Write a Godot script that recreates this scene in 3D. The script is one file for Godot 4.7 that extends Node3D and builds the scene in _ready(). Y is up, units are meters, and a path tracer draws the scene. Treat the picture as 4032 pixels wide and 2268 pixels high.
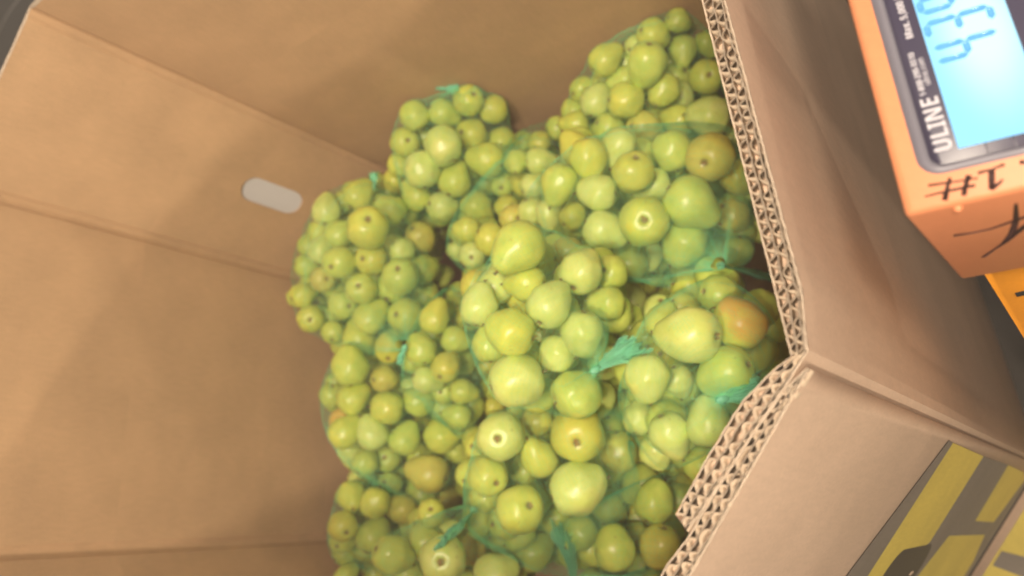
extends Node3D
# A tall octagonal corrugated bin of small pears in green net bags, seen from above its near rim, a scale indicator beside it.
# Heights: the bin's foot is y = 0, its rim RIM; the camera stands 0.35 m above the rim.

const RIM := 1.18
const FOOT := 0.004
const THICK := 0.0125
# inner corners of the octagon, in plan (x, z)
const K := Vector2(0.0125, -0.126)
const CORNERS := [Vector2(0.0125, -0.126), Vector2(0.475, -0.424), Vector2(0.561, -0.587), Vector2(0.153, -1.355), Vector2(-0.134, -1.442), Vector2(-0.622, -1.183), Vector2(-0.683, -0.982), Vector2(-0.275, -0.214)]

var rng := RandomNumberGenerator.new()
var used := {}
var M := {}

const BAGS := {
	"leftmost bag": {
		"net": "leftmost net bag, standing nearest the oblong hand hole in the far wall",
		"ties": [[-153,643,-926,-180,642,-927],[97,593,-1208,125,591,-1222]],
		"pears": [
			[71,609,-1224,297,95,-31,-3,"y","yellow green pear, neck upper right, twelve o'clock edge of leftmost bag"],
			[64,571,-1159,294,32,61,-72,"g","fresh green pear, neck upper left, one o'clock edge of leftmost bag"],
			[105,496,-1278,253,81,-57,15,"g","fresh green pear, neck upper right, one o'clock edge of leftmost bag"],
			[21,640,-1260,283,89,-6,-46,"p","pale green pear, neck up, eleven o'clock edge of leftmost bag"],
			[-13,626,-1220,273,75,-49,44,"g","fresh green pear, neck upper right, eleven o'clock inside leftmost bag"],
			[18,667,-1091,375,-37,-66,-65,"y","yellow green pear, blossom end out, twelve o'clock inside leftmost bag"],
			[37,514,-1123,288,-31,-95,3,"b","brownish yellow pear, blossom end half out, two o'clock edge of leftmost bag"],
			[60,440,-1255,256,28,-91,30,"d","dull green pear, neck right, one o'clock edge of leftmost bag"],
			[-4,551,-1120,282,48,67,-57,"p","pale green pear, neck upper left, two o'clock inside leftmost bag"],
			[-23,504,-1094,286,55,-81,19,"g","fresh green pear, neck right, three o'clock edge of leftmost bag"],
			[-56,625,-1257,258,98,-14,-10,"p","pale green pear, neck up, ten o'clock inside leftmost bag"],
			[-55,599,-1334,246,93,-16,-34,"g","fresh green pear, neck up, ten o'clock edge of leftmost bag"],
			[-60,653,-1153,304,42,-81,-41,"y","larger yellow green pear, blossom end out, at the middle of leftmost bag"],
			[-35,612,-1120,296,14,-95,-28,"o","olive yellow pear, blossom end out, at the middle of leftmost bag"],
			[-46,595,-1049,329,-40,-78,-48,"g","fresh green pear, blossom end out, three o'clock inside leftmost bag"],
			[-97,583,-1348,240,14,-93,33,"g","fresh green pear, neck right, nine o'clock edge of leftmost bag"],
			[-104,613,-1235,257,-16,-36,-92,"b","brownish yellow pear, blossom end out, nine o'clock inside leftmost bag"],
			[-137,572,-1326,248,-16,-93,33,"y","yellow green pear, neck lower right, eight o'clock edge of leftmost bag"],
			[-152,605,-1294,254,55,-81,19,"y","yellow green pear, neck right, eight o'clock edge of leftmost bag"],
			[-116,565,-1260,242,-25,-97,5,"y","yellow green pear, blossom end half out, eight o'clock inside leftmost bag"],
			[-93,612,-1119,296,-20,-79,-58,"y","smaller yellow green pear, blossom end out, at the middle of leftmost bag"],
			[-73,554,-1107,304,87,-39,-31,"g","fresh green pear, neck up, four o'clock inside leftmost bag"],
			[-74,459,-1110,273,92,-38,-9,"g","fresh green pear, neck upper right, four o'clock edge of leftmost bag"],
			[-189,592,-1260,276,0,-61,-79,"y","yellow green pear, blossom end out, eight o'clock edge of leftmost bag"],
			[-137,595,-1175,274,-16,-18,-97,"g","fresh green pear, blossom end half out, seven o'clock inside leftmost bag"],
			[-178,540,-1270,246,46,-79,41,"g","fresh green pear, neck right, seven o'clock edge of leftmost bag"],
			[-142,581,-1106,307,90,-35,28,"y","yellow green pear, neck upper right, six o'clock inside leftmost bag"],
			[-114,541,-1059,331,7,-97,-22,"y","yellow green pear, blossom end out, five o'clock edge of leftmost bag"],
			[-191,561,-1136,323,75,20,-63,"y","yellow green pear, neck up, six o'clock edge of leftmost bag"],
			[-168,460,-1150,265,-27,86,-44,"g","fresh green pear, stem tip out, five o'clock edge of leftmost bag"],
			[-199,560,-1220,237,65,-37,-67,"y","shaded yellow green pear, blossom end half out, seven o'clock edge of leftmost bag"],
			[-26,413,-1140,261,38,-92,8,"g","shaded fresh green pear, blossom end half out, three o'clock edge of leftmost bag"],
			[-20,613,-1297,252,-86,-42,29,"y","shaded yellow green pear, neck down, ten o'clock edge of leftmost bag"],
			[53,597,-1275,236,-33,-43,-84,"d","shaded dull green pear, blossom end out, twelve o'clock edge of leftmost bag"],
		]},
	"upper left bag": {
		"net": "net bag right of the hand hole, a green flared tail above it",
		"ties": [[298,611,-1037,318,622,-1092]],
		"pears": [
			[242,625,-1124,272,-65,-55,52,"g","fresh green pear, neck lower right, eleven o'clock edge of upper left bag"],
			[263,596,-1086,262,-1,-87,50,"g","fresh green pear, neck right, eleven o'clock edge of upper left bag"],
			[292,595,-1030,280,-36,-48,-80,"y","yellow green pear, blossom end out, twelve o'clock edge of upper left bag"],
			[300,538,-1019,262,-49,49,-72,"o","olive yellow pear, neck left, one o'clock edge of upper left bag"],
			[196,594,-1160,291,-5,-53,-85,"y","yellow green pear, blossom end out, ten o'clock edge of upper left bag"],
			[201,615,-1033,339,-63,-27,73,"p","pale green pear, neck lower right, eleven o'clock inside upper left bag"],
			[244,548,-1044,296,21,-98,-3,"o","olive yellow pear, blossom end half out, one o'clock inside upper left bag"],
			[258,478,-1034,282,-76,-53,36,"y","yellow green pear, neck down, two o'clock edge of upper left bag"],
			[205,539,-990,322,1,43,-91,"y","yellow green pear, neck left, three o'clock inside upper left bag"],
			[147,609,-1070,330,87,31,-37,"p","pale green pear, neck up, nine o'clock inside upper left bag"],
			[151,555,-1039,303,98,-14,-10,"y","yellow green pear, neck up, at the middle of upper left bag"],
			[180,434,-1077,255,-25,-2,-97,"g","fresh green pear, blossom end half out, four o'clock inside upper left bag"],
			[106,541,-1137,286,51,55,-66,"y","yellow green pear, neck upper left, eight o'clock edge of upper left bag"],
			[103,522,-1084,292,14,-93,33,"p","pale green pear, neck right, seven o'clock edge of upper left bag"],
			[126,486,-1035,298,-44,-58,69,"y","yellow green pear, neck lower right, five o'clock edge of upper left bag"],
			[165,333,-1126,268,-17,-73,-66,"d","dull green pear, blossom end out, four o'clock edge of upper left bag"],
			[62,376,-1230,284,-10,-54,-84,"d","dull green pear, blossom end out, seven o'clock edge of upper left bag"],
			[153,572,-1181,225,10,71,-70,"y","shaded yellow green pear, neck upper left, nine o'clock edge of upper left bag"],
			[128,535,-1225,251,-45,-73,-52,"o","shaded olive yellow pear, blossom end out, eight o'clock edge of upper left bag"],
		]},
	"topmost bag": {
		"net": "topmost net bag, leaning in the corner where the near rim leaves the picture",
		"ties": [],
		"pears": [
			[454,546,-728,250,14,-90,41,"y","yellow green pear, neck right, twelve o'clock inside topmost bag"],
			[482,538,-697,193,15,-86,49,"d","dull green pear, neck right, one o'clock inside topmost bag"],
			[395,570,-785,255,86,-36,37,"y","yellow green pear, neck upper right, ten o'clock inside topmost bag"],
			[440,527,-765,197,66,-75,11,"p","pale green pear, neck upper right, eleven o'clock inside topmost bag"],
			[389,594,-685,301,-72,-65,-22,"g","fresh green pear, blossom end half out, at the middle of topmost bag"],
			[461,483,-707,234,-92,-5,38,"g","fresh green pear, neck down, one o'clock inside topmost bag"],
			[383,530,-763,220,-63,43,-65,"g","fresh green pear, neck left, at the middle of topmost bag"],
			[364,513,-857,211,71,-66,25,"g","fresh green pear, neck upper right, nine o'clock edge of topmost bag"],
			[329,556,-785,247,100,5,-6,"p","pale green pear, neck up, eight o'clock inside topmost bag"],
			[328,586,-707,278,33,-71,63,"y","yellow green pear, neck right, eight o'clock inside topmost bag"],
			[371,535,-680,250,-97,22,6,"y","yellow green pear, neck lower left, at the middle of topmost bag"],
			[386,464,-692,207,97,-25,3,"p","pale green pear, neck upper right, four o'clock inside topmost bag"],
			[412,496,-639,270,17,-77,-61,"y","yellow green pear, blossom end out, three o'clock inside topmost bag"],
			[304,509,-844,232,-31,31,-90,"y","yellow green pear, neck left, eight o'clock edge of topmost bag"],
			[294,544,-750,251,-1,-87,50,"g","fresh green pear, neck right, seven o'clock inside topmost bag"],
			[303,543,-688,262,28,-91,30,"b","brownish yellow pear, neck right, six o'clock inside topmost bag"],
			[336,500,-657,252,14,-1,-99,"y","yellow green pear, blossom end half out, five o'clock inside topmost bag"],
			[344,512,-600,306,-16,49,-85,"p","pale green pear, neck left, four o'clock edge of topmost bag"],
			[449,442,-747,209,-1,-87,50,"d","dull green pear, neck right, at the middle of topmost bag"],
			[456,390,-731,214,-61,-72,32,"d","dull green pear, neck lower right, three o'clock inside topmost bag"],
			[486,458,-685,199,-61,-72,32,"d","dull green pear, neck lower right, two o'clock inside topmost bag"],
			[370,397,-765,213,-1,-87,50,"d","dull green pear, neck right, six o'clock inside topmost bag"],
			[410,367,-631,234,-62,-68,38,"p","shaded pale green pear, neck lower right, four o'clock edge of topmost bag"],
			[462,396,-621,219,70,-55,46,"p","shaded pale green pear, neck upper right, three o'clock edge of topmost bag"],
			[477,411,-660,218,-25,-95,-21,"g","shaded fresh green pear, blossom end out, two o'clock edge of topmost bag"],
			[463,361,-666,263,94,33,-13,"p","shaded pale green pear, neck up, three o'clock edge of topmost bag"],
			[422,462,-715,243,-32,-43,-84,"d","shaded dull green pear, blossom end out, at the middle of topmost bag"],
			[393,306,-642,231,-52,-85,4,"d","shaded dull green pear, blossom end half out, four o'clock edge of topmost bag"],
			[252,580,-771,267,-44,-12,-89,"g","shaded fresh green pear, blossom end half out, eight o'clock edge of topmost bag"],
		]},
	"large right bag": {
		"net": "large net bag along the near rim with a green knot and tail touching it",
		"ties": [[105,698,-411,154,352,-498]],
		"pears": [
			[242,649,-642,244,-99,-8,-13,"p","pale green pear, neck down, eleven o'clock inside large right bag"],
			[208,689,-658,263,-84,-50,19,"y","yellow green pear, neck down, ten o'clock edge of large right bag"],
			[198,685,-580,279,-61,-72,-33,"o","olive yellow pear, blossom end half out, eleven o'clock inside large right bag"],
			[163,696,-685,260,-98,-13,-17,"g","fresh green pear, neck down, ten o'clock edge of large right bag"],
			[162,682,-624,253,-23,33,-92,"p","pale green pear, neck left, ten o'clock inside large right bag"],
			[201,623,-582,228,-66,42,-63,"p","pale green pear, neck left, at the middle of large right bag"],
			[252,630,-571,272,-78,-52,34,"g","fresh green pear, neck down, one o'clock inside large right bag"],
			[250,626,-513,325,49,-82,-30,"b","brownish yellow pear, blossom end out, two o'clock edge of large right bag"],
			[180,656,-505,332,-29,-62,73,"g","fresh green pear, neck lower right, three o'clock inside large right bag"],
			[136,691,-535,319,6,-86,-51,"y","yellow green pear, blossom end out, at the middle of large right bag"],
			[115,677,-604,262,-10,-64,76,"p","pale green pear, neck lower right, eight o'clock inside large right bag"],
			[128,629,-695,199,81,-57,15,"y","yellow green pear, neck upper right, nine o'clock edge of large right bag"],
			[135,614,-512,288,-97,8,-23,"g","fresh green pear, neck lower left, four o'clock inside large right bag"],
			[91,581,-607,281,89,-6,-46,"d","dull green pear, neck up, seven o'clock inside large right bag"],
			[114,469,-635,220,97,-3,-23,"d","dull green pear, neck up, six o'clock inside large right bag"],
			[203,511,-512,243,-33,-83,45,"b","brownish yellow pear, neck lower right, three o'clock edge of large right bag"],
			[260,510,-525,251,-18,-86,48,"o","olive yellow pear, neck lower right, two o'clock edge of large right bag"],
			[260,430,-591,223,-57,-80,18,"d","dull green pear, neck lower right, two o'clock edge of large right bag"],
			[221,358,-543,219,-18,-86,48,"p","pale green pear, neck lower right, three o'clock edge of large right bag"],
			[126,375,-586,221,71,-66,25,"d","dull green pear, neck upper right, five o'clock edge of large right bag"],
			[169,384,-579,224,71,-66,25,"d","dull green pear, neck upper right, four o'clock edge of large right bag"],
			[126,605,-795,220,-61,-72,32,"p","pale green pear, neck lower right, nine o'clock edge of large right bag"],
			[128,615,-752,214,-86,-44,26,"p","pale green pear, neck down, nine o'clock edge of large right bag"],
			[353,386,-618,232,-1,-87,50,"p","pale green pear, neck right, two o'clock edge of large right bag"],
			[75,632,-680,240,15,-86,49,"b","brownish yellow pear, neck right, eight o'clock edge of large right bag"],
			[82,575,-675,249,46,-79,41,"d","dull green pear, neck right, eight o'clock edge of large right bag"],
			[84,588,-737,218,-12,0,-99,"g","fresh green pear, blossom end half out, eight o'clock edge of large right bag"],
			[165,449,-516,229,-93,-38,2,"g","shaded fresh green pear, neck down, four o'clock edge of large right bag"],
			[80,578,-503,265,5,-71,70,"y","shaded yellow green pear, neck right, five o'clock edge of large right bag"],
			[271,448,-525,243,-62,-78,-3,"p","shaded pale green pear, blossom end half out, three o'clock edge of large right bag"],
			[87,430,-656,243,42,11,-90,"y","shaded yellow green pear, neck upper left, six o'clock edge of large right bag"],
			[116,533,-614,242,-79,-16,60,"p","shaded pale green pear, neck down, six o'clock inside large right bag"],
			[228,628,-729,248,52,67,-53,"o","shaded olive yellow pear, neck upper left, ten o'clock edge of large right bag"],
			[43,467,-649,243,73,62,-28,"p","shaded pale green pear, neck up, six o'clock edge of large right bag"],
			[37,584,-531,237,-64,-74,-21,"p","shaded pale green pear, blossom end half out, six o'clock edge of large right bag"],
			[257,554,-662,237,77,-13,-63,"d","shaded dull green pear, blossom end half out, twelve o'clock inside large right bag"],
			[274,360,-560,219,-21,-64,74,"o","shaded olive yellow pear, neck lower right, three o'clock edge of large right bag"],
			[230,457,-544,215,-78,-58,-25,"g","shaded fresh green pear, blossom end half out, three o'clock edge of large right bag"],
		]},
	"central bag": {
		"net": "central net bag on top of the heap, its flared green tail pointing up right",
		"ties": [[-56,791,-468,-11,735,-461]],
		"pears": [
			[-35,849,-613,231,97,-3,-23,"p","pale green pear, neck up, nine o'clock edge of central bag"],
			[-76,810,-611,217,88,6,-47,"g","fresh green pear, neck up, eight o'clock edge of central bag"],
			[-47,862,-542,268,-7,47,-88,"y","yellow green pear, neck left, eight o'clock inside central bag"],
			[-98,840,-533,306,56,-63,54,"p","pale green pear, neck right, seven o'clock edge of central bag"],
			[-7,784,-603,195,-59,21,-78,"o","olive yellow pear, neck left, ten o'clock inside central bag"],
			[-6,836,-526,257,89,-43,-14,"p","pale green pear, neck upper right, at the middle of central bag"],
			[-20,795,-500,242,-96,-28,6,"p","pale green pear, neck down, four o'clock inside central bag"],
			[-58,782,-531,215,98,4,-18,"p","pale green pear, neck up, six o'clock inside central bag"],
			[21,740,-514,210,-24,56,-79,"g","fresh green pear, neck left, two o'clock edge of central bag"],
			[4,604,-557,216,98,-14,-10,"d","dull green pear, neck up, three o'clock edge of central bag"],
			[-54,679,-530,204,92,-38,-9,"p","pale green pear, neck upper right, four o'clock edge of central bag"],
			[-92,768,-494,281,-52,78,-34,"g","fresh green pear, stem tip out, five o'clock edge of central bag"],
			[50,854,-580,293,-89,45,-6,"g","fresh green pear, stem tip out, eleven o'clock edge of central bag"],
			[43,798,-526,251,85,-49,-20,"p","pale green pear, neck upper right, one o'clock inside central bag"],
			[11,822,-576,220,-31,31,-90,"y","yellow green pear, neck left, eleven o'clock inside central bag"],
			[-5,817,-627,224,98,-9,-17,"p","pale green pear, neck up, ten o'clock edge of central bag"],
			[58,730,-533,219,1,-99,-15,"g","shaded fresh green pear, blossom end out, two o'clock edge of central bag"],
			[12,698,-529,254,-46,35,-82,"g","shaded fresh green pear, neck left, three o'clock edge of central bag"],
			[-13,710,-761,215,-69,-28,-67,"o","shaded olive yellow pear, blossom end half out, ten o'clock edge of central bag"],
			[-115,754,-558,224,52,-77,37,"g","shaded fresh green pear, neck right, six o'clock edge of central bag"],
			[50,688,-680,256,-38,32,-87,"p","shaded pale green pear, neck left, twelve o'clock edge of central bag"],
			[-31,738,-525,216,77,53,-35,"y","shaded yellow green pear, neck up, four o'clock inside central bag"],
			[-75,771,-580,255,-19,-96,-19,"g","shaded fresh green pear, blossom end out, seven o'clock inside central bag"],
		]},
	"lower right bag": {
		"net": "net bag tucked into the near corner, a faintly blushed pear inside",
		"ties": [[-37,761,-329,-9,724,-305]],
		"pears": [
			[16,774,-378,308,-25,-2,-97,"p","pale green pear, blossom end half out, twelve o'clock inside lower right bag"],
			[45,708,-358,278,27,55,-79,"q","faintly blushed pear, neck upper left, two o'clock edge of lower right bag"],
			[-8,732,-345,278,-56,-20,-80,"g","fresh green pear, blossom end half out, three o'clock inside lower right bag"],
			[-43,750,-426,258,-87,-31,37,"p","pale green pear, neck down, nine o'clock inside lower right bag"],
			[-39,662,-434,195,-73,-64,23,"p","pale green pear, neck down, at the middle of lower right bag"],
			[-73,709,-356,254,95,2,-30,"p","pale green pear, neck up, six o'clock inside lower right bag"],
			[-97,709,-398,242,-68,-54,50,"p","pale green pear, neck lower right, six o'clock edge of lower right bag"],
			[-138,612,-455,210,-76,-53,36,"p","pale green pear, neck down, seven o'clock edge of lower right bag"],
			[-107,635,-481,204,94,-27,-21,"p","pale green pear, neck up, eight o'clock edge of lower right bag"],
			[19,701,-459,204,97,-25,3,"y","yellow green pear, neck upper right, eleven o'clock inside lower right bag"],
			[47,656,-465,202,-1,-87,50,"o","olive yellow pear, neck right, twelve o'clock inside lower right bag"],
			[74,678,-412,231,15,-86,49,"g","fresh green pear, neck right, one o'clock edge of lower right bag"],
			[39,482,-401,222,-61,-72,32,"d","dull green pear, neck lower right, three o'clock edge of lower right bag"],
			[-44,574,-342,265,60,-65,47,"y","shaded yellow green pear, neck right, four o'clock edge of lower right bag"],
			[-128,620,-385,235,-34,-41,85,"g","shaded fresh green pear, neck lower right, six o'clock edge of lower right bag"],
			[5,542,-359,245,1,-98,-18,"g","shaded fresh green pear, blossom end out, three o'clock edge of lower right bag"],
			[-94,595,-353,214,94,-35,1,"g","shaded fresh green pear, neck upper right, five o'clock edge of lower right bag"],
			[-35,547,-401,270,47,-20,-86,"p","shaded pale green pear, blossom end half out, four o'clock inside lower right bag"],
			[77,606,-388,244,-14,69,-71,"g","shaded fresh green pear, neck left, two o'clock edge of lower right bag"],
			[94,634,-439,260,42,22,-88,"g","shaded fresh green pear, neck upper left, one o'clock edge of lower right bag"],
			[23,583,-385,247,28,-82,50,"y","shaded yellow green pear, neck right, three o'clock edge of lower right bag"],
			[-45,688,-479,268,-25,-88,41,"d","shaded dull green pear, neck lower right, nine o'clock inside lower right bag"],
			[-122,566,-379,227,-96,-22,-17,"o","shaded olive yellow pear, neck down, five o'clock edge of lower right bag"],
			[-5,632,-510,230,44,-66,-60,"g","shaded fresh green pear, blossom end out, ten o'clock inside lower right bag"],
			[62,552,-392,244,26,-46,85,"d","shaded dull green pear, neck right, two o'clock edge of lower right bag"],
			[-83,532,-377,260,48,-87,14,"y","shaded yellow green pear, blossom end half out, five o'clock edge of lower right bag"],
			[-92,651,-436,249,25,-97,-4,"g","shaded fresh green pear, blossom end half out, seven o'clock inside lower right bag"],
			[-48,616,-451,262,-96,14,-26,"g","shaded fresh green pear, neck lower left, at the middle of lower right bag"],
			[-15,651,-465,224,10,-99,-13,"o","shaded olive yellow pear, blossom end out, ten o'clock inside lower right bag"],
		]},
	"bottom middle bag": {
		"net": "net bag below the central one, its solid green tail hanging down left",
		"ties": [[-316,661,-665,-344,741,-633],[-388,499,-564,-290,615,-536]],
		"pears": [
			[-186,737,-604,314,-3,-86,-50,"p","pale green pear, blossom end out, ten o'clock edge of bottom middle bag"],
			[-248,710,-622,265,1,-37,-93,"y","yellow green pear, blossom end out, nine o'clock edge of bottom middle bag"],
			[-350,602,-695,231,66,-75,11,"y","yellow green pear, neck upper right, eight o'clock edge of bottom middle bag"],
			[-147,704,-516,343,15,-81,-57,"o","olive yellow pear, blossom end out, one o'clock inside bottom middle bag"],
			[-166,638,-627,220,92,-38,-9,"o","olive yellow pear, neck upper right, eleven o'clock inside bottom middle bag"],
			[-202,680,-574,246,61,72,-32,"y","yellow green pear, stem tip out, at the middle of bottom middle bag"],
			[-209,704,-493,333,60,-58,55,"p","pale green pear, neck right, at the middle of bottom middle bag"],
			[-166,584,-519,272,85,47,-23,"o","olive yellow pear, neck up, two o'clock edge of bottom middle bag"],
			[-116,501,-596,237,-97,-22,13,"o","olive yellow pear, neck down, one o'clock edge of bottom middle bag"],
			[-205,494,-516,277,-93,16,-33,"g","fresh green pear, neck lower left, three o'clock edge of bottom middle bag"],
			[-262,719,-551,310,-52,-47,-72,"y","yellow green pear, blossom end out, seven o'clock inside bottom middle bag"],
			[-295,566,-591,239,-73,-64,23,"d","dull green pear, neck down, six o'clock inside bottom middle bag"],
			[-259,503,-552,250,-33,-83,45,"d","dull green pear, neck lower right, four o'clock edge of bottom middle bag"],
			[-101,641,-547,260,-100,7,-4,"p","shaded pale green pear, neck lower left, one o'clock edge of bottom middle bag"],
			[-255,562,-671,251,88,-47,-8,"d","shaded dull green pear, neck upper right, nine o'clock inside bottom middle bag"],
			[-318,629,-629,239,25,-94,24,"g","shaded fresh green pear, blossom end half out, eight o'clock edge of bottom middle bag"],
			[-276,605,-609,237,-31,-91,-27,"d","shaded dull green pear, blossom end out, seven o'clock inside bottom middle bag"],
			[-144,564,-558,227,-77,-64,1,"d","shaded dull green pear, neck down, two o'clock edge of bottom middle bag"],
			[-200,538,-555,269,48,38,-79,"g","shaded fresh green pear, neck upper left, three o'clock inside bottom middle bag"],
			[-109,564,-527,241,-19,-4,-98,"g","shaded fresh green pear, blossom end half out, two o'clock edge of bottom middle bag"],
		]},
	"lower left bag": {
		"net": "shaded net bag under the leftmost one, along the far wall",
		"ties": [],
		"pears": [
			[-208,507,-1158,251,-1,-87,50,"p","pale green pear, neck right, eleven o'clock edge of lower left bag"],
			[-238,462,-1151,253,-57,-80,18,"p","pale green pear, neck lower right, twelve o'clock edge of lower left bag"],
			[-237,602,-1086,340,88,6,-47,"g","fresh green pear, neck up, eleven o'clock edge of lower left bag"],
			[-241,532,-1067,262,23,-97,5,"b","brownish yellow pear, blossom end half out, twelve o'clock inside lower left bag"],
			[-324,517,-1212,253,-85,-47,-22,"g","fresh green pear, neck down, ten o'clock edge of lower left bag"],
			[-293,577,-1080,289,89,-41,22,"y","yellow green pear, neck upper right, ten o'clock inside lower left bag"],
			[-358,519,-1156,248,85,-49,-20,"r","orange tinged pear, neck upper right, nine o'clock inside lower left bag"],
			[-277,563,-999,296,-25,63,-74,"y","yellow green pear, neck left, at the middle of lower left bag"],
			[-252,515,-980,293,95,-31,-3,"g","fresh green pear, neck upper right, one o'clock inside lower left bag"],
			[-352,585,-1063,301,78,-56,27,"y","yellow green pear, neck upper right, nine o'clock inside lower left bag"],
			[-333,564,-1012,290,63,50,-60,"p","pale green pear, neck upper left, at the middle of lower left bag"],
			[-326,521,-976,284,96,-26,-9,"g","fresh green pear, neck upper right, at the middle of lower left bag"],
			[-317,431,-1027,242,0,-61,-79,"o","olive yellow pear, blossom end out, three o'clock inside lower left bag"],
			[-297,478,-932,323,76,-42,50,"y","yellow green pear, neck upper right, three o'clock inside lower left bag"],
			[-405,514,-1060,256,85,-49,-20,"g","fresh green pear, neck upper right, seven o'clock inside lower left bag"],
			[-394,460,-1060,267,-24,-85,-46,"d","dull green pear, blossom end out, six o'clock inside lower left bag"],
			[-433,397,-1070,247,92,-38,-9,"d","dull green pear, neck upper right, six o'clock inside lower left bag"],
			[-480,360,-1096,262,-16,-93,33,"d","dull green pear, neck lower right, six o'clock edge of lower left bag"],
			[-365,425,-1019,247,32,-73,60,"y","yellow green pear, neck right, four o'clock inside lower left bag"],
			[-366,486,-919,350,-15,37,-92,"b","brownish yellow pear, neck left, five o'clock edge of lower left bag"],
			[-384,338,-986,305,74,-67,2,"p","pale green pear, neck upper right, four o'clock edge of lower left bag"],
			[-431,421,-981,308,86,18,-48,"g","fresh green pear, neck up, five o'clock edge of lower left bag"],
			[-440,354,-966,325,62,-62,47,"b","brownish yellow pear, neck right, five o'clock edge of lower left bag"],
			[-324,429,-928,218,-27,-66,70,"y","shaded yellow green pear, neck lower right, four o'clock edge of lower left bag"],
			[-403,505,-1120,260,-95,-29,-7,"p","shaded pale green pear, neck down, eight o'clock inside lower left bag"],
		]},
	"bottom left corner bag": {
		"net": "dark net bag in the bottom left of the heap",
		"ties": [],
		"pears": [
			[-463,535,-1043,274,-31,45,84,"y","yellow green pear, stem tip out, eleven o'clock edge of bottom left corner bag"],
			[-455,525,-989,277,100,-8,-5,"y","yellow green pear, neck up, one o'clock inside bottom left corner bag"],
			[-456,470,-968,274,-16,49,-85,"b","brownish yellow pear, neck left, two o'clock edge of bottom left corner bag"],
			[-512,554,-1017,277,1,-37,-93,"o","olive yellow pear, blossom end out, ten o'clock inside bottom left corner bag"],
			[-519,505,-986,312,87,-39,-31,"d","dull green pear, neck up, at the middle of bottom left corner bag"],
			[-600,462,-1084,257,66,-75,11,"d","dull green pear, neck upper right, eight o'clock inside bottom left corner bag"],
			[-573,448,-1044,255,-16,-93,33,"d","dull green pear, neck lower right, six o'clock inside bottom left corner bag"],
			[-620,413,-1036,258,28,-91,30,"d","dull green pear, neck right, six o'clock edge of bottom left corner bag"],
			[-436,458,-1033,237,-29,-95,-15,"g","shaded fresh green pear, blossom end out, one o'clock edge of bottom left corner bag"],
			[-563,495,-1067,269,34,-82,-46,"y","shaded yellow green pear, blossom end out, eight o'clock inside bottom left corner bag"],
			[-459,460,-1108,259,-10,21,-97,"p","shaded pale green pear, neck left, twelve o'clock edge of bottom left corner bag"],
			[-632,474,-1049,221,77,-61,16,"g","shaded fresh green pear, neck upper right, seven o'clock edge of bottom left corner bag"],
		]},
	"bottom edge bag": {
		"net": "net bag at the bottom edge of the picture under the solid green tail",
		"ties": [],
		"pears": [
			[-443,663,-784,295,-18,-86,48,"d","dull green pear, neck lower right, nine o'clock edge of bottom edge bag"],
			[-424,603,-775,277,61,20,-76,"d","dull green pear, neck upper left, nine o'clock inside bottom edge bag"],
			[-384,700,-658,325,-20,-79,-58,"p","pale green pear, blossom end out, at the middle of bottom edge bag"],
			[-408,563,-717,225,94,14,-31,"b","brownish yellow pear, neck up, at the middle of bottom edge bag"],
			[-397,614,-628,303,59,-73,34,"p","pale green pear, neck right, four o'clock inside bottom edge bag"],
			[-492,588,-807,238,-1,-87,50,"d","dull green pear, neck right, eight o'clock edge of bottom edge bag"],
			[-372,528,-752,232,92,-38,-9,"y","yellow green pear, neck upper right, one o'clock inside bottom edge bag"],
			[-382,514,-701,269,15,-86,49,"d","dull green pear, neck right, three o'clock edge of bottom edge bag"],
			[-374,613,-779,222,-53,-72,-45,"y","shaded yellow green pear, blossom end out, eleven o'clock inside bottom edge bag"],
			[-302,627,-680,230,-35,-92,-17,"y","shaded yellow green pear, blossom end half out, one o'clock edge of bottom edge bag"],
			[-411,548,-776,226,-5,79,-61,"p","shaded pale green pear, neck left, at the middle of bottom edge bag"],
			[-301,575,-761,236,43,-84,-34,"g","shaded fresh green pear, blossom end out, twelve o'clock edge of bottom edge bag"],
			[-337,579,-630,221,-80,51,-31,"d","shaded dull green pear, neck lower left, three o'clock edge of bottom edge bag"],
		]},
	"bottom right bag": {
		"net": "net bag at the bottom, beside the end of the glue flap",
		"ties": [],
		"pears": [
			[-209,577,-449,262,92,-38,-9,"g","fresh green pear, neck upper right, two o'clock inside bottom right bag"],
			[-250,586,-418,266,-97,-23,1,"b","brownish yellow pear, neck down, four o'clock inside bottom right bag"],
			[-279,611,-462,268,75,20,-63,"g","fresh green pear, neck up, at the middle of bottom right bag"],
			[-198,405,-487,236,-82,-57,-10,"o","olive yellow pear, neck down, two o'clock edge of bottom right bag"],
			[-289,464,-513,224,-18,-86,48,"d","dull green pear, neck lower right, at the middle of bottom right bag"],
			[-355,475,-597,255,-33,-83,45,"d","dull green pear, neck lower right, eight o'clock inside bottom right bag"],
			[-368,538,-628,280,66,-75,11,"d","dull green pear, neck upper right, nine o'clock edge of bottom right bag"],
			[-228,406,-441,265,94,-30,-12,"o","shaded olive yellow pear, neck upper right, three o'clock edge of bottom right bag"],
			[-294,567,-544,240,-82,50,-26,"g","shaded fresh green pear, neck lower left, nine o'clock inside bottom right bag"],
			[-278,390,-428,217,59,-77,-23,"o","shaded olive yellow pear, blossom end half out, three o'clock edge of bottom right bag"],
			[-213,456,-473,236,70,-58,42,"g","shaded fresh green pear, neck upper right, two o'clock edge of bottom right bag"],
			[-312,422,-451,217,-94,-9,33,"d","shaded dull green pear, neck down, four o'clock edge of bottom right bag"],
			[-322,524,-542,221,14,-71,69,"y","shaded yellow green pear, neck right, eight o'clock inside bottom right bag"],
			[-267,433,-479,227,37,-86,-34,"g","shaded fresh green pear, blossom end out, three o'clock inside bottom right bag"],
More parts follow.
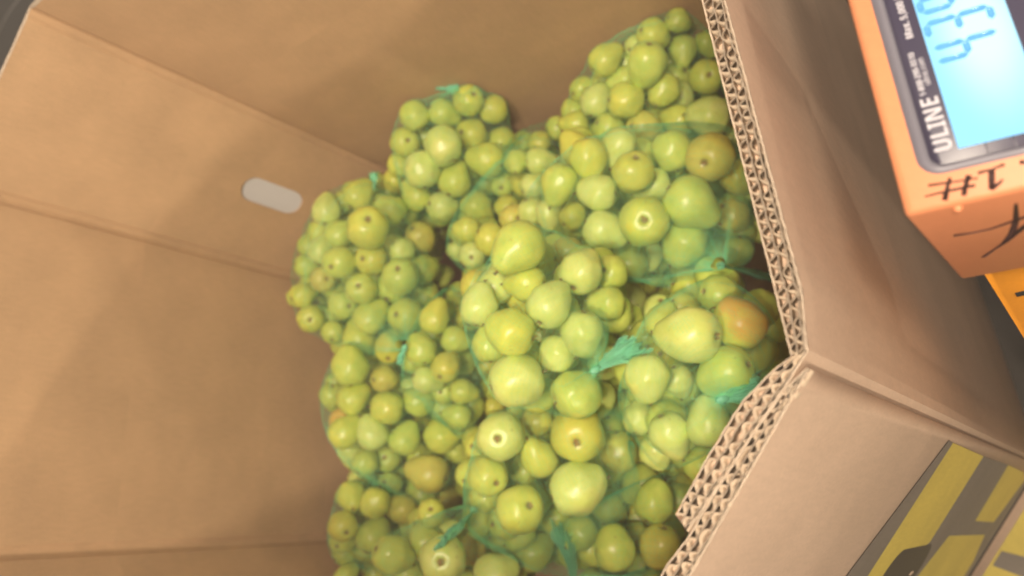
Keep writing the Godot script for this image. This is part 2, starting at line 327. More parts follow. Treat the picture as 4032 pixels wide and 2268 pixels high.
			[-358,350,-541,218,-33,-56,-76,"g","shaded fresh green pear, blossom end out, five o'clock inside bottom right bag"],
			[-271,409,-544,244,-78,51,-36,"o","shaded olive yellow pear, neck lower left, at the middle of bottom right bag"],
		]},
	"half hidden upper bag": {
		"net": "half hidden net bag in the hollow between the upper left and large right bags",
		"ties": [],
		"pears": [
			[71,579,-941,226,-24,56,-79,"y","yellow green pear, neck left, eight o'clock edge of half hidden upper bag"],
			[32,560,-928,236,26,-71,-65,"p","pale green pear, blossom end out, seven o'clock edge of half hidden upper bag"],
			[64,613,-851,268,-18,-81,56,"y","yellow green pear, neck lower right, seven o'clock edge of half hidden upper bag"],
			[109,585,-843,240,-5,-53,-85,"b","brownish yellow pear, blossom end out, six o'clock inside half hidden upper bag"],
			[34,465,-1067,186,-61,-72,32,"p","pale green pear, neck lower right, seven o'clock edge of half hidden upper bag"],
			[13,482,-979,194,-93,-34,14,"y","yellow green pear, neck down, seven o'clock edge of half hidden upper bag"],
			[270,440,-1013,185,-27,-95,13,"d","dull green pear, blossom end half out, twelve o'clock inside half hidden upper bag"],
			[213,522,-944,181,-74,37,56,"g","smaller fresh green pear, stem tip out, at the middle of half hidden upper bag"],
			[230,501,-920,187,-1,-77,64,"p","smaller pale green pear, neck right, one o'clock inside half hidden upper bag"],
			[267,481,-938,208,73,-60,-32,"o","olive yellow pear, blossom end half out, one o'clock inside half hidden upper bag"],
			[268,468,-989,199,-1,-87,50,"d","dull green pear, neck right, twelve o'clock inside half hidden upper bag"],
			[308,449,-936,227,62,-62,47,"g","fresh green pear, neck right, one o'clock edge of half hidden upper bag"],
			[313,334,-996,196,-1,-87,50,"d","dull green pear, neck right, two o'clock edge of half hidden upper bag"],
			[221,541,-873,231,33,-67,66,"p","larger pale green pear, neck right, one o'clock inside half hidden upper bag"],
			[213,546,-914,202,-76,41,51,"g","larger fresh green pear, stem tip out, at the middle of half hidden upper bag"],
			[235,460,-890,229,-93,-36,-11,"p","pale green pear, neck down, two o'clock inside half hidden upper bag"],
			[175,548,-860,222,75,-55,38,"p","pale green pear, neck upper right, at the middle of half hidden upper bag"],
			[181,469,-1001,255,48,-67,-57,"g","shaded fresh green pear, blossom end out, at the middle of half hidden upper bag"],
			[139,481,-962,217,-29,-26,-92,"o","shaded olive yellow pear, blossom end half out, at the middle of half hidden upper bag"],
			[331,486,-879,238,59,-22,-77,"g","shaded fresh green pear, blossom end half out, one o'clock edge of half hidden upper bag"],
			[187,478,-943,230,15,24,-96,"o","shaded olive yellow pear, neck upper left, at the middle of half hidden upper bag"],
		]},
	"half hidden middle bag": {
		"net": "half hidden net bag between the leftmost and central bags",
		"ties": [],
		"pears": [
			[-95,585,-941,269,99,-13,2,"y","yellow green pear, neck upper right, twelve o'clock edge of half hidden middle bag"],
			[-44,479,-1005,239,-18,-86,48,"y","yellow green pear, neck lower right, twelve o'clock edge of half hidden middle bag"],
			[-82,473,-987,206,-1,-87,50,"r","orange tinged pear, neck right, twelve o'clock edge of half hidden middle bag"],
			[-117,553,-910,241,-1,-77,64,"g","fresh green pear, neck right, twelve o'clock inside half hidden middle bag"],
			[-151,604,-926,265,73,12,-67,"g","fresh green pear, neck up, ten o'clock inside half hidden middle bag"],
			[-165,577,-885,249,66,-65,-38,"o","olive yellow pear, blossom end half out, at the middle of half hidden middle bag"],
			[-197,577,-921,239,-1,-82,57,"p","pale green pear, neck right, eight o'clock inside half hidden middle bag"],
			[-214,523,-921,205,-4,-88,-47,"g","fresh green pear, blossom end out, at the middle of half hidden middle bag"],
			[-198,526,-879,227,16,-76,63,"y","yellow green pear, neck right, five o'clock inside half hidden middle bag"],
			[-218,411,-894,216,-33,-83,45,"o","olive yellow pear, neck lower right, four o'clock edge of half hidden middle bag"],
			[-242,510,-878,229,-16,64,-75,"g","fresh green pear, neck left, six o'clock inside half hidden middle bag"],
			[-281,446,-882,230,32,-65,-69,"y","yellow green pear, blossom end out, five o'clock edge of half hidden middle bag"],
			[-252,474,-955,198,81,-57,15,"p","pale green pear, neck upper right, seven o'clock inside half hidden middle bag"],
			[-240,497,-1028,201,75,-55,38,"p","pale green pear, neck upper right, eight o'clock inside half hidden middle bag"],
			[-178,572,-1038,264,63,-38,-68,"o","shaded olive yellow pear, blossom end half out, ten o'clock edge of half hidden middle bag"],
			[-157,487,-933,234,54,-42,73,"d","shaded dull green pear, neck right, at the middle of half hidden middle bag"],
			[-228,459,-907,270,-96,11,27,"y","shaded yellow green pear, neck down, five o'clock inside half hidden middle bag"],
			[-266,536,-791,250,-5,-100,-4,"y","shaded yellow green pear, blossom end half out, five o'clock edge of half hidden middle bag"],
			[-153,425,-929,237,39,-29,-88,"o","shaded olive yellow pear, blossom end half out, three o'clock inside half hidden middle bag"],
			[-76,498,-944,256,51,-55,-66,"o","shaded olive yellow pear, blossom end out, one o'clock edge of half hidden middle bag"],
			[-189,516,-1026,243,53,-84,11,"g","shaded fresh green pear, blossom end half out, ten o'clock inside half hidden middle bag"],
		]},
}

const BURIED := [
	-182,440,-887,-142,389,-435,125,584,-717,37,783,-618,88,479,-1123,447,295,-663,-309,315,-467,-250,339,-461,119,499,-1324,86,378,-644,20,517,-1197,-79,521,-987,10,396,-1199,-325,377,-449,-24,479,-415,321,359,-594,73,522,-1173,-388,458,-559,38,740,-580,-621,408,-1083,202,405,-544,-510,490,-1067,67,493,-1036,-155,514,-521,-190,561,-720,68,696,-575,-130,525,-992,201,560,-657,87,494,-976,196,485,-1070,-217,670,-673,111,468,-501,-250,460,-1082,-218,594,-622,-398,375,-672,-156,440,-487,145,580,-665,-321,438,-1311,-534,436,-1009,-82,557,-1222,-356,502,-787,165,563,-742,-388,449,-664,387,508,-820,204,601,-694,290,417,-558,322,418,-671,269,406,-980,-61,720,-566,-326,452,-1089,-217,516,-1236,-433,522,-875,-9,764,-557,-74,612,-616,-185,316,-499,-513,393,-1004,-424,520,-821,-77,550,-586,-75,596,-507,-39,514,-604,-445,401,-878,80,440,-1189,64,662,-633,-32,557,-1247,39,597,-605,-211,437,-959,-466,555,-846,416,515,-789,39,323,-1262,421,332,-674,88,583,-449,441,333,-727,-33,635,-576,194,342,-592,143,404,-1092,165,263,-660,90,551,-1267,101,462,-564,-278,415,-937,-140,504,-466,253,548,-612,3,645,-792,-69,577,-426,-35,630,-651,-180,388,-530,-351,431,-479,-31,587,-599,-462,553,-713,-402,573,-820,-39,563,-466,-161,479,-986,-262,605,-700,13,557,-1282,-259,445,-577,-377,403,-891,-344,467,-844,225,484,-995,-465,414,-1115,-170,549,-1385,13,658,-580,-374,481,-516,-290,491,-1113,270,272,-618,-358,414,-578,-302,470,-575,-67,436,-1172,339,474,-716,140,502,-586,-123,556,-430,-207,269,-1079,-71,334,-1203,404,390,-678,-508,458,-1139,-570,458,-1132,181,417,-990,-295,411,-703,-184,529,-1317,-263,278,-477,222,556,-1157,40,452,-1165,-58,612,-547,206,545,-769,-201,587,-681,-418,513,-664,-182,551,-653,-68,489,-1234,-506,384,-1061,-355,488,-655,-380,394,-981,79,555,-1320,-97,586,-665,-253,330,-1251,-57,552,-741,16,633,-634,129,417,-616,-117,473,-959,-246,338,-613,-137,513,-410,175,448,-593,-384,470,-809,346,526,-816,-309,425,-566,-23,779,-660,-147,489,-1376,-193,390,-931,-74,624,-398,117,470,-1171,79,403,-699,46,515,-560,-303,532,-1151,300,471,-817,-549,347,-1085,-9,460,-1158,-450,401,-824,113,432,-913,10,582,-452,-345,387,-820,-279,309,-986,-372,320,-587,-286,532,-734,-271,423,-1008,136,374,-926,-323,400,-1128,120,475,-754,-299,377,-1269,-91,482,-389,337,506,-766,-188,524,-1080,17,631,-430,-448,509,-724,-453,413,-713,-175,433,-535,-101,423,-450,-269,335,-1334,-94,516,-1163,45,446,-1009,-152,346,-1331,-410,275,-592,192,303,-645,-11,504,-1144,-34,677,-601,311,404,-950,-239,430,-857,-446,430,-1164,-47,587,-682,-157,598,-645,-137,514,-1302,-86,504,-434,-94,365,-474,17,697,-730,20,629,-698,167,410,-1254,247,567,-717,-213,509,-613,162,438,-899,-123,719,-587,-294,521,-674,-276,356,-519,-119,539,-1381,-25,531,-1205,-372,398,-508,83,400,-1276,170,428,-654,239,510,-1124,-351,271,-479,125,346,-1093,-588,414,-993,-232,485,-1277,156,475,-1115,-59,380,-438,-188,487,-1294,346,375,-921,116,452,-1089,356,427,-904,68,354,-689,290,464,-580,-445,492,-765,-546,450,-1084,104,487,-1213,-218,354,-523,266,509,-579,138,333,-680,173,542,-1132,-213,305,-1014,-154,573,-687,-37,601,-733,189,526,-721,217,493,-578,-439,473,-680,-229,482,-740,448,244,-708,263,456,-631,231,434,-977,-378,476,-1210,-464,451,-771,-315,371,-1055,332,325,-641,-370,310,-1035,-267,363,-918,147,516,-1165,87,519,-429,-295,469,-725,-54,245,-1298,-179,519,-980,373,447,-741,-463,367,-800,-305,424,-822,-258,377,-722,-10,724,-590,-189,378,-1307,222,449,-1154,-286,374,-830,193,487,-1156,219,511,-633,-405,266,-1098,109,506,-707,-368,401,-1071,71,453,-1089,-393,368,-1101,-425,389,-1024,198,420,-786,-261,659,-658,-94,429,-1016,-390,479,-743,275,351,-1013,-301,391,-750,-172,352,-983,65,501,-517,-1,446,-1013,-258,465,-1005,122,255,-734,-146,430,-983,139,405,-1022,191,423,-941,120,428,-1151,243,256,-662,-434,452,-812,10,691,-627,222,310,-576,-95,375,-547,23,550,-1336,-23,374,-571,-456,384,-1154,389,248,-677,-105,377,-1090,-334,353,-956,29,463,-942,-89,475,-1040,-127,489,-1126,179,379,-625,-149,560,-1223,176,410,-1136,-30,739,-713,3,547,-564,-32,372,-1178,-507,514,-845,-288,481,-1196,-533,349,-1048,70,558,-1216,-130,511,-1240,245,352,-603,-394,440,-1111,105,342,-1228,-345,559,-721,-196,407,-1008,-177,303,-1326,212,306,-835,135,535,-679,-67,722,-682,333,444,-778,390,489,-752,-345,474,-1246,-209,402,-611,111,405,-860,-355,486,-1116,-217,519,-663,375,431,-663,-481,586,-751,-371,241,-606,-135,472,-1067,-140,458,-432,-188,468,-575,-327,372,-505,132,299,-924,88,404,-1122,-138,339,-1396,440,186,-746,-288,358,-573,-354,433,-1180,207,321,-970,145,428,-957,-298,431,-1193,-350,315,-1199,-306,586,-713,-314,366,-1191,395,377,-733,-437,283,-1068,194,531,-591,-36,411,-409,429,296,-768,53,548,-467,-232,493,-1195,-79,685,-622,281,456,-687,-481,452,-1054,361,367,-697,126,290,-637,275,401,-1044,-442,399,-762,356,386,-870,-190,464,-1086,-19,610,-400,183,381,-1068,-113,634,-595,-228,451,-1332,-223,325,-912,-110,471,-504,243,327,-647,389,393,-813,-229,355,-569,158,339,-1271,-371,368,-1142,-156,528,-1184,251,511,-692,-375,341,-502,-103,396,-1217,-276,361,-1218,133,459,-1307,-408,333,-1170,-89,433,-552,-404,408,-1153,15,538,-425,98,423,-1339,393,444,-837,-519,419,-1110,199,535,-1191,121,434,-1224,-11,506,-1256,-49,453,-1346,-282,422,-1063,211,360,-923,59,518,-1336,403,208,-766,-320,439,-613,298,451,-742,-385,313,-1129,-418,362,-608,198,500,-679,232,457,-937,-137,440,-870,-421,215,-660,-174,384,-1195,-31,402,-525,-510,414,-1172,-293,213,-724,-183,294,-1379,227,372,-967,-330,462,-539,-207,274,-934,-134,549,-640,-13,467,-1209,-109,550,-479,87,446,-965,-7,553,-1366,-164,405,-1354,344,305,-680,163,504,-1240,223,422,-619,-55,484,-1160,29,738,-650,241,440,-1068,250,518,-797,145,315,-1016,-468,398,-1014,-137,625,-671,26,593,-1324,218,412,-903,48,509,-1258,-390,359,-1053,-458,549,-764,11,540,-494,345,360,-815,228,278,-1069,160,508,-641,-182,480,-1234,-63,510,-1333,-333,508,-697,-22,541,-1316,-589,331,-1077,99,326,-971,-261,463,-805,94,421,-1059,-153,396,-881,-105,455,-905,-36,693,-712,440,419,-687,-155,594,-590,-360,414,-627,-321,394,-999,-266,423,-623,-246,554,-744,-94,715,-527,-448,337,-1044,-112,458,-1212,-584,378,-1105,146,425,-771,331,432,-826,-348,295,-1104,284,415,-908,37,613,-488,-161,289,-970,-548,423,-835,-400,396,-558,-490,444,-843,22,443,-430,75,352,-545,227,346,-706,-538,566,-839,39,421,-1056,-42,490,-487,-485,318,-985,183,479,-781,-514,448,-771,405,447,-789,-304,511,-614,326,399,-735,-248,563,-577,-495,486,-900,185,365,-682,-192,473,-1378,-41,358,-1103,211,426,-1032,-310,572,-666,202,445,-705,-321,306,-586,-255,377,-1145,-96,470,-461,97,364,-1008,-283,462,-649,-208,457,-1030]


# ------------------------------------------------------------------ helpers
func numbered(called: String) -> String:
	used[called] = used.get(called, 0) + 1
	return called if used[called] == 1 else "%s_%03d" % [called, used[called] - 1]

func tag(o: Node, label: String, category: String, group := "", kind := "") -> void:
	if label: o.set_meta("label", label)
	if category: o.set_meta("category", category)
	if group: o.set_meta("group", group)
	if kind: o.set_meta("kind", kind)

func thing(called: String, label: String, category: String, at := Vector3.ZERO, group := "") -> Node3D:
	var o := Node3D.new()
	o.name = numbered(called)
	add_child(o, true)
	o.position = at
	tag(o, label, category, group)
	return o

func put(called: String, mesh: Mesh, m: Material, parent: Node, at := Vector3.ZERO) -> MeshInstance3D:
	var o := MeshInstance3D.new()
	o.mesh = mesh
	o.material_override = m
	o.name = numbered(called) if parent == self else called
	parent.add_child(o, true)
	o.position = at
	return o

func surf() -> SurfaceTool:
	var st := SurfaceTool.new()
	st.begin(Mesh.PRIMITIVE_TRIANGLES)
	return st

func quad(st: SurfaceTool, a: Vector3, b: Vector3, c: Vector3, d: Vector3) -> void:
	for p in [a, b, c, a, c, d]:
		st.add_vertex(p)

func done(st: SurfaceTool) -> ArrayMesh:
	st.generate_normals()
	return st.commit()

func noise(frequency: float, sd := 1, octaves := 4) -> FastNoiseLite:
	var n := FastNoiseLite.new()
	n.noise_type = FastNoiseLite.TYPE_SIMPLEX_SMOOTH
	n.frequency = frequency
	n.seed = sd
	n.fractal_octaves = octaves
	return n

func plain(c: Color, rough := 0.8) -> StandardMaterial3D:
	var m := StandardMaterial3D.new()
	m.albedo_color = c
	m.roughness = rough
	return m

# ------------------------------------------------------------------ materials
func kraft(base: Color, spread: float, sd: int) -> StandardMaterial3D:
	var img := Image.create(512, 512, false, Image.FORMAT_RGB8)
	var big := noise(0.006, sd, 3)
	var fibre := noise(0.05, sd + 1, 3)
	var fine := noise(0.35, sd + 2, 2)
	for y in 512:
		for x in 512:
			var v := 1.0 + spread * (0.55 * big.get_noise_2d(x, y) + 0.3 * fibre.get_noise_2d(x * 3.0, y * 0.6) + 0.35 * fine.get_noise_2d(x, y * 0.5))
			img.set_pixel(x, y, Color(base.r * v, base.g * v, base.b * (v * 1.04 - 0.04)))
	img.generate_mipmaps()
	var m := plain(Color.WHITE, 0.72)
	m.albedo_texture = ImageTexture.create_from_image(img)
	m.uv1_triplanar = true
	m.uv1_world_triplanar = true
	m.uv1_scale = Vector3(2.3, 2.3, 2.3)
	m.metallic_specular = 0.35
	return m

func pear_skin(a: Color, b: Color, blush: Color, blush_amount: float, sd: int) -> StandardMaterial3D:
	# u runs round the pear, v from the blossom end (0) to the stem (1)
	var img := Image.create(256, 128, false, Image.FORMAT_RGB8)
	var big := noise(0.9, sd, 3)
	var fine := noise(7.0, sd + 7, 2)
	var dots := RandomNumberGenerator.new()
	dots.seed = sd * 31 + 5
	for y in 128:
		var v := (y + 0.5) / 128.0
		for x in 256:
			var ang := TAU * x / 256.0
			var p := Vector3(cos(ang) * sin(v * PI), -cos(v * PI), sin(ang) * sin(v * PI)) * 1.6
			var t := clampf(0.5 + 0.9 * big.get_noise_3dv(p) + 0.25 * fine.get_noise_3dv(p), 0.0, 1.0)
			var c := a.lerp(b, t)
			c = c.lerp(blush, blush_amount * smoothstep(0.5, 1.05, 0.5 + 0.5 * cos(ang - 1.2) + 0.3 * big.get_noise_3dv(p * 0.7)))
			var russet := smoothstep(0.13, 0.03, v + 0.03 * fine.get_noise_3dv(p * 1.3)) * 0.55 + smoothstep(0.90, 1.0, v) * 0.25
			c = c.lerp(Color(0.50, 0.38, 0.19), russet)
			img.set_pixel(x, y, c)
	for i in 130:
		var v := dots.randf_range(0.08, 0.92)
		var px := dots.randi_range(0, 255)
		var py := int(v * 127)
		img.set_pixel(px, py, img.get_pixel(px, py).lerp(Color(0.47, 0.42, 0.18), dots.randf_range(0.2, 0.5)))
	for i in 5:   # scuffs
		var cx := dots.randi_range(10, 245)
		var cy := dots.randi_range(25, 105)
		for k in dots.randi_range(3, 9):
			var qx := clampi(cx + dots.randi_range(-3, 3), 0, 255)
			var qy := clampi(cy + dots.randi_range(-2, 2), 0, 127)
			img.set_pixel(qx, qy, img.get_pixel(qx, qy).lerp(Color(0.42, 0.32, 0.15), 0.45))
	img.generate_mipmaps()
	var m := plain(Color.WHITE, 0.33)
	m.albedo_texture = ImageTexture.create_from_image(img)
	m.metallic_specular = 0.5
	m.subsurf_scatter_enabled = true
	m.subsurf_scatter_strength = 0.12
	return m

func make_materials() -> void:
	M.inner = kraft(Color(0.765, 0.625, 0.475), 0.12, 3)
	M.outer = kraft(Color(0.80, 0.70, 0.61), 0.10, 9)
	M.edge = kraft(Color(0.80, 0.725, 0.64), 0.14, 21)
	M.flute = kraft(Color(0.74, 0.665, 0.575), 0.16, 33)
	M.yellow_ink = kraft(Color(0.72, 0.65, 0.30), 0.12, 41)
	M.grey_ink_and_shade = kraft(Color(0.43, 0.40, 0.365), 0.12, 47)
	M.hole_shade = plain(Color(0.20, 0.175, 0.13), 0.7)
	M.net = plain(Color(0.52, 0.88, 0.64), 0.45)
	M.net.backlight = Color(0.10, 0.45, 0.34)
	M.net.cull_mode = BaseMaterial3D.CULL_DISABLED
	M.film = plain(Color(0.58, 0.95, 0.78, 0.55), 0.36)
	M.film.transparency = BaseMaterial3D.TRANSPARENCY_ALPHA
	M.film.backlight = Color(0.3, 0.9, 0.68)
	M.film.cull_mode = BaseMaterial3D.CULL_DISABLED
	M.stem = plain(Color(0.50, 0.41, 0.22), 0.85)
	M.calyx = plain(Color(0.62, 0.52, 0.30), 0.9)
	M.skin = {
		"y": pear_skin(Color(0.86, 0.88, 0.39), Color(0.80, 0.85, 0.35), Color(0.90, 0.81, 0.39), 0.10, 1),
		"g": pear_skin(Color(0.77, 0.85, 0.38), Color(0.84, 0.88, 0.42), Color(0.83, 0.83, 0.38), 0.05, 2),
		"o": pear_skin(Color(0.85, 0.85, 0.37), Color(0.80, 0.82, 0.33), Color(0.86, 0.76, 0.36), 0.15, 3),
		"p": pear_skin(Color(0.88, 0.92, 0.54), Color(0.83, 0.89, 0.45), Color(0.90, 0.88, 0.50), 0.06, 4),
		"b": pear_skin(Color(0.86, 0.84, 0.39), Color(0.82, 0.80, 0.36), Color(0.85, 0.73, 0.38), 0.25, 5),
		"d": pear_skin(Color(0.74, 0.81, 0.36), Color(0.80, 0.84, 0.39), Color(0.76, 0.73, 0.36), 0.08, 6),  # shade put into the skin colour of pears lying deep
		"r": pear_skin(Color(0.88, 0.84, 0.39), Color(0.88, 0.78, 0.37), Color(0.91, 0.67, 0.32), 0.50, 7),
		"q": pear_skin(Color(0.87, 0.88, 0.39), Color(0.84, 0.86, 0.36), Color(0.91, 0.59, 0.30), 0.55, 8),
	}
	M.floor = plain(Color(0.15, 0.12, 0.10), 0.6)
	M.strap = plain(Color(0.72, 0.70, 0.68), 0.3)
	M.sheet = plain(Color(0.70, 0.685, 0.67), 0.6)
	M.orange = kraft(Color(0.84, 0.545, 0.385), 0.05, 61)
	M.orange.roughness = 0.42
	M.border = plain(Color(0.44, 0.43, 0.47), 0.4)
	M.plate = plain(Color(0.25, 0.235, 0.31), 0.3)
	M.white_ink = plain(Color(0.78, 0.77, 0.80), 0.5)
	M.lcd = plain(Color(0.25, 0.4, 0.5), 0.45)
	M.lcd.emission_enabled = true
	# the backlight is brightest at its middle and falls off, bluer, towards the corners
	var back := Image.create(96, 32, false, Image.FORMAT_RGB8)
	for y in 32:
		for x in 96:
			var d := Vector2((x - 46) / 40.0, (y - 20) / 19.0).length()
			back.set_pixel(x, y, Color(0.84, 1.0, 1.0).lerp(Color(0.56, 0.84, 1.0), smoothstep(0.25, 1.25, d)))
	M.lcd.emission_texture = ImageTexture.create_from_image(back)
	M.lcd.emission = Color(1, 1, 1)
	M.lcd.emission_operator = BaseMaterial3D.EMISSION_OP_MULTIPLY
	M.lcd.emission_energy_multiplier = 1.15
	M.segment = plain(Color(0.10, 0.28, 0.5), 0.2)
	M.segment.emission_enabled = true
	M.segment.emission = Color(0.50, 0.79, 0.98)
	M.segment.emission_energy_multiplier = 0.9
	M.marker = plain(Color(0.24, 0.13, 0.12), 0.6)
	M.post = kraft(Color(0.76, 0.50, 0.13), 0.14, 71)
	M.post.roughness = 0.4
	M.dark = plain(Color(0.10, 0.09, 0.08), 0.7)

# ------------------------------------------------------------------ corrugated board
func along(line: PackedVector2Array, s: float) -> Vector2:
	for i in line.size() - 1:
		var l := line[i].distance_to(line[i + 1])
		if s <= l or i == line.size() - 2:
			return line[i].lerp(line[i + 1], s / maxf(l, 1e-6))
		s -= l
	return line[-1]

func length_of(line: PackedVector2Array) -> float:
	var s := 0.0
	for i in line.size() - 1:
		s += line[i].distance_to(line[i + 1])
	return s

func v3(p: Vector2, y: float) -> Vector3:
	return Vector3(p.x, y, p.y)

# one vertical face with an oblong hole; p, q are its ends in plan, hole = centre (s, y) and half sizes; returns the hole's outline
func holed_face(st: SurfaceTool, p: Vector2, q: Vector2, y0: float, y1: float, at: Vector2, half: Vector2) -> PackedVector3Array:
	var wide := p.distance_to(q)
	var ring := PackedVector3Array()
	var outer := PackedVector3Array()
	var dirs: Array[float] = []
	for k in 48: dirs.append(TAU * k / 48.0)
	for c in [Vector2(0, y0), Vector2(wide, y0), Vector2(wide, y1), Vector2(0, y1)]:
		var a: float = (c - at).angle()
		dirs.append(a if a >= 0 else a + TAU)
	dirs.sort()
	for a in dirs:
		var d := Vector2(cos(a), sin(a))
		# stadium outline in direction d
		var r := half.x
		var straight := half.y - half.x
		if absf(d.x) * straight > absf(d.y) * half.x:
			r = half.x / absf(d.x)
		else:
			var cy := straight * signf(d.y)
			var b := d.y * cy
			r = b + sqrt(maxf(0.0, b * b - cy * cy + half.x * half.x))
		var h := at + d * r
		var tx := (wide - at.x) / d.x if d.x > 1e-6 else (-at.x / d.x if d.x < -1e-6 else 1e9)
		var ty := (y1 - at.y) / d.y if d.y > 1e-6 else ((y0 - at.y) / d.y if d.y < -1e-6 else 1e9)
		var o := at + d * minf(tx, ty)
		ring.append(v3(p.lerp(q, h.x / wide), h.y))
		outer.append(v3(p.lerp(q, o.x / wide), o.y))
	for k in ring.size():
		var n := (k + 1) % ring.size()
		quad(st, ring[k], outer[k], outer[n], ring[n])
	return ring

# board whose faces follow two lines of equal count; the last DEEP of its top shows liners and fluted medium
func board(inner: PackedVector2Array, outer: PackedVector2Array, y0: float, y1: float, parent: Node, called: String, m_in: Material, m_out: Material, hole := [], ends := [false, false]) -> MeshInstance3D:
	const DEEP := 0.006
	var sti := surf()
	var sto := surf()
	var yc := y1 - DEEP
	for i in inner.size() - 1:
		if hole and i == hole[0]:
			var a := holed_face(sti, inner[i], inner[i + 1], y0, y1, hole[1], hole[2])
			var b := holed_face(sto, outer[i], outer[i + 1], y0, y1, hole[1], hole[2])
			for k in a.size():
				var n := (k + 1) % a.size()
				quad(sto, a[k], b[k], b[n], a[n])
		else:
			quad(sti, v3(inner[i], y0), v3(inner[i + 1], y0), v3(inner[i + 1], y1), v3(inner[i], y1))
			quad(sto, v3(outer[i], y0), v3(outer[i + 1], y0), v3(outer[i + 1], y1), v3(outer[i], y1))
		quad(sto, v3(inner[i], yc), v3(inner[i + 1], yc), v3(outer[i + 1], yc), v3(outer[i], yc))
		quad(sto, v3(inner[i], y0), v3(inner[i + 1], y0), v3(outer[i + 1], y0), v3(outer[i], y0))
	if ends[0]: quad(sto, v3(inner[0], y0), v3(outer[0], y0), v3(outer[0], y1), v3(inner[0], y1))
	if ends[1]: quad(sto, v3(inner[-1], y0), v3(outer[-1], y0), v3(outer[-1], y1), v3(inner[-1], y1))
	var mesh := done(sti)
	sto.generate_normals()
	sto.commit(mesh)
	var o := MeshInstance3D.new()
	o.mesh = mesh
	mesh.surface_set_material(0, m_in)
	mesh.surface_set_material(1, m_out)
	o.name = called
	parent.add_child(o, true)
	fluted_edge(inner, outer, yc, y1, o)
	return o

func fluted_edge(inner: PackedVector2Array, outer: PackedVector2Array, yc: float, y1: float, parent: Node) -> void:
	var total := length_of(inner)
	var n := int(total / 0.0011) + 2
	var lay := [0.0, 0.42, 0.80, 1.0]          # liners
	var periods := [0.0085, 0.0082, 0.0062]
	var liner := surf()
	var medium := surf()
	var warp := noise(1.0, rng.randi() % 1000, 2)
	var pin := PackedVector2Array()
	var pout := PackedVector2Array()
	for i in n:
		pin.append(along(inner, total * i / (n - 1)))
		# same share of each segment on the outer line
		pout.append(along_share(inner, outer, total * i / (n - 1)))
	for li in 4:
		var th := 0.0009 if li in [0, 3] else 0.0007
		for i in n - 1:
			var ring := []
			for k in [i, i + 1]:
				var across: Vector2 = (pout[k] - pin[k])
				var w := across.length()
				var s: float = total * k / (n - 1)
				var t: float = lay[li]
				if li in [1, 2]:
					t += 0.06 * warp.get_noise_2d(s * 60.0, li * 20.0) + 0.03 * warp.get_noise_2d(s * 240.0, li * 31.0)
				var c: Vector2 = pin[k] + across * t
				var u: Vector2 = across / w
				var a := c - u * th * 0.5
				var b := c + u * th * 0.5
				if li == 0: a = pin[k] + u * 0.00015; b = a + u * th
				if li == 3: b = pout[k] - u * 0.00015; a = b - u * th
				var top := y1 + 0.0011 * warp.get_noise_2d(s * 160.0, li * 9.0 + 3.0) + 0.0002
				ring.append([a, b, top])
			var p = ring[0]
			var q = ring[1]
			quad(liner, v3(p[0], p[2]), v3(q[0], q[2]), v3(q[1], q[2]), v3(p[1], p[2]))
			if li > 0: quad(liner, v3(p[0], yc), v3(q[0], yc), v3(q[0], q[2]), v3(p[0], p[2]))
			if li < 3: quad(liner, v3(p[1], yc), v3(q[1], yc), v3(q[1], q[2]), v3(p[1], p[2]))
	for fl in 3:
		var phase := rng.randf() * TAU
		var last = null
		for i in n:
			var across: Vector2 = (pout[i] - pin[i])
			var s: float = total * i / (n - 1)
			phase += TAU * (total / (n - 1)) / periods[fl] * (1.0 + 0.8 * warp.get_noise_2d(s * 50.0, fl * 17.0 + 5.0))
			var wave := clampf(1.25 * sin(phase), -1.0, 1.0) * (1.0 - 0.25 * absf(warp.get_noise_2d(s * 90.0, 77.0 + fl)))
			var mid: float = (lay[fl] + lay[fl + 1]) * 0.5
			var half: float = (lay[fl + 1] - lay[fl]) * 0.5 * 0.88
			var t := mid + half * wave + 0.03 * warp.get_noise_2d(s * 60.0, 55.0)
			t = clampf(t, lay[fl] + 0.07, lay[fl + 1] - (0.09 if fl == 2 else 0.03))
			var c: Vector2 = pin[i] + across * t
			var top := y1 - 0.0004 + 0.0007 * warp.get_noise_2d(s * 200.0, fl * 13.0)
			if last != null:
				var d: Vector2 = (c - last[0]).normalized()
				var nn := Vector2(-d.y, d.x) * 0.00050
				quad(medium, v3(last[0] - nn, last[1]), v3(c - nn, top), v3(c + nn, top), v3(last[0] + nn, last[1]))
				quad(medium, v3(last[0] - nn, yc), v3(c - nn, yc), v3(c - nn, top), v3(last[0] - nn, last[1]))
				quad(medium, v3(last[0] + nn, yc), v3(c + nn, yc), v3(c + nn, top), v3(last[0] + nn, last[1]))
			last = [c, top]
	put("liner_edges", done(liner), M.edge, parent)
	put("fluted_medium", done(medium), M.flute, parent)

func along_share(inner: PackedVector2Array, outer: PackedVector2Array, s: float) -> Vector2:
	for i in inner.size() - 1:
		var l := inner[i].distance_to(inner[i + 1])
		if s <= l or i == inner.size() - 2:
			return outer[i].lerp(outer[i + 1], clampf(s / maxf(l, 1e-6), 0.0, 1.0))
		s -= l
	return outer[-1]

func outward(a: Vector2, b: Vector2) -> Vector2:
	var d := (b - a).normalized()
	var n := Vector2(-d.y, d.x)
	return n if n.dot(a - Vector2(-0.05, -0.78)) > 0 else -n

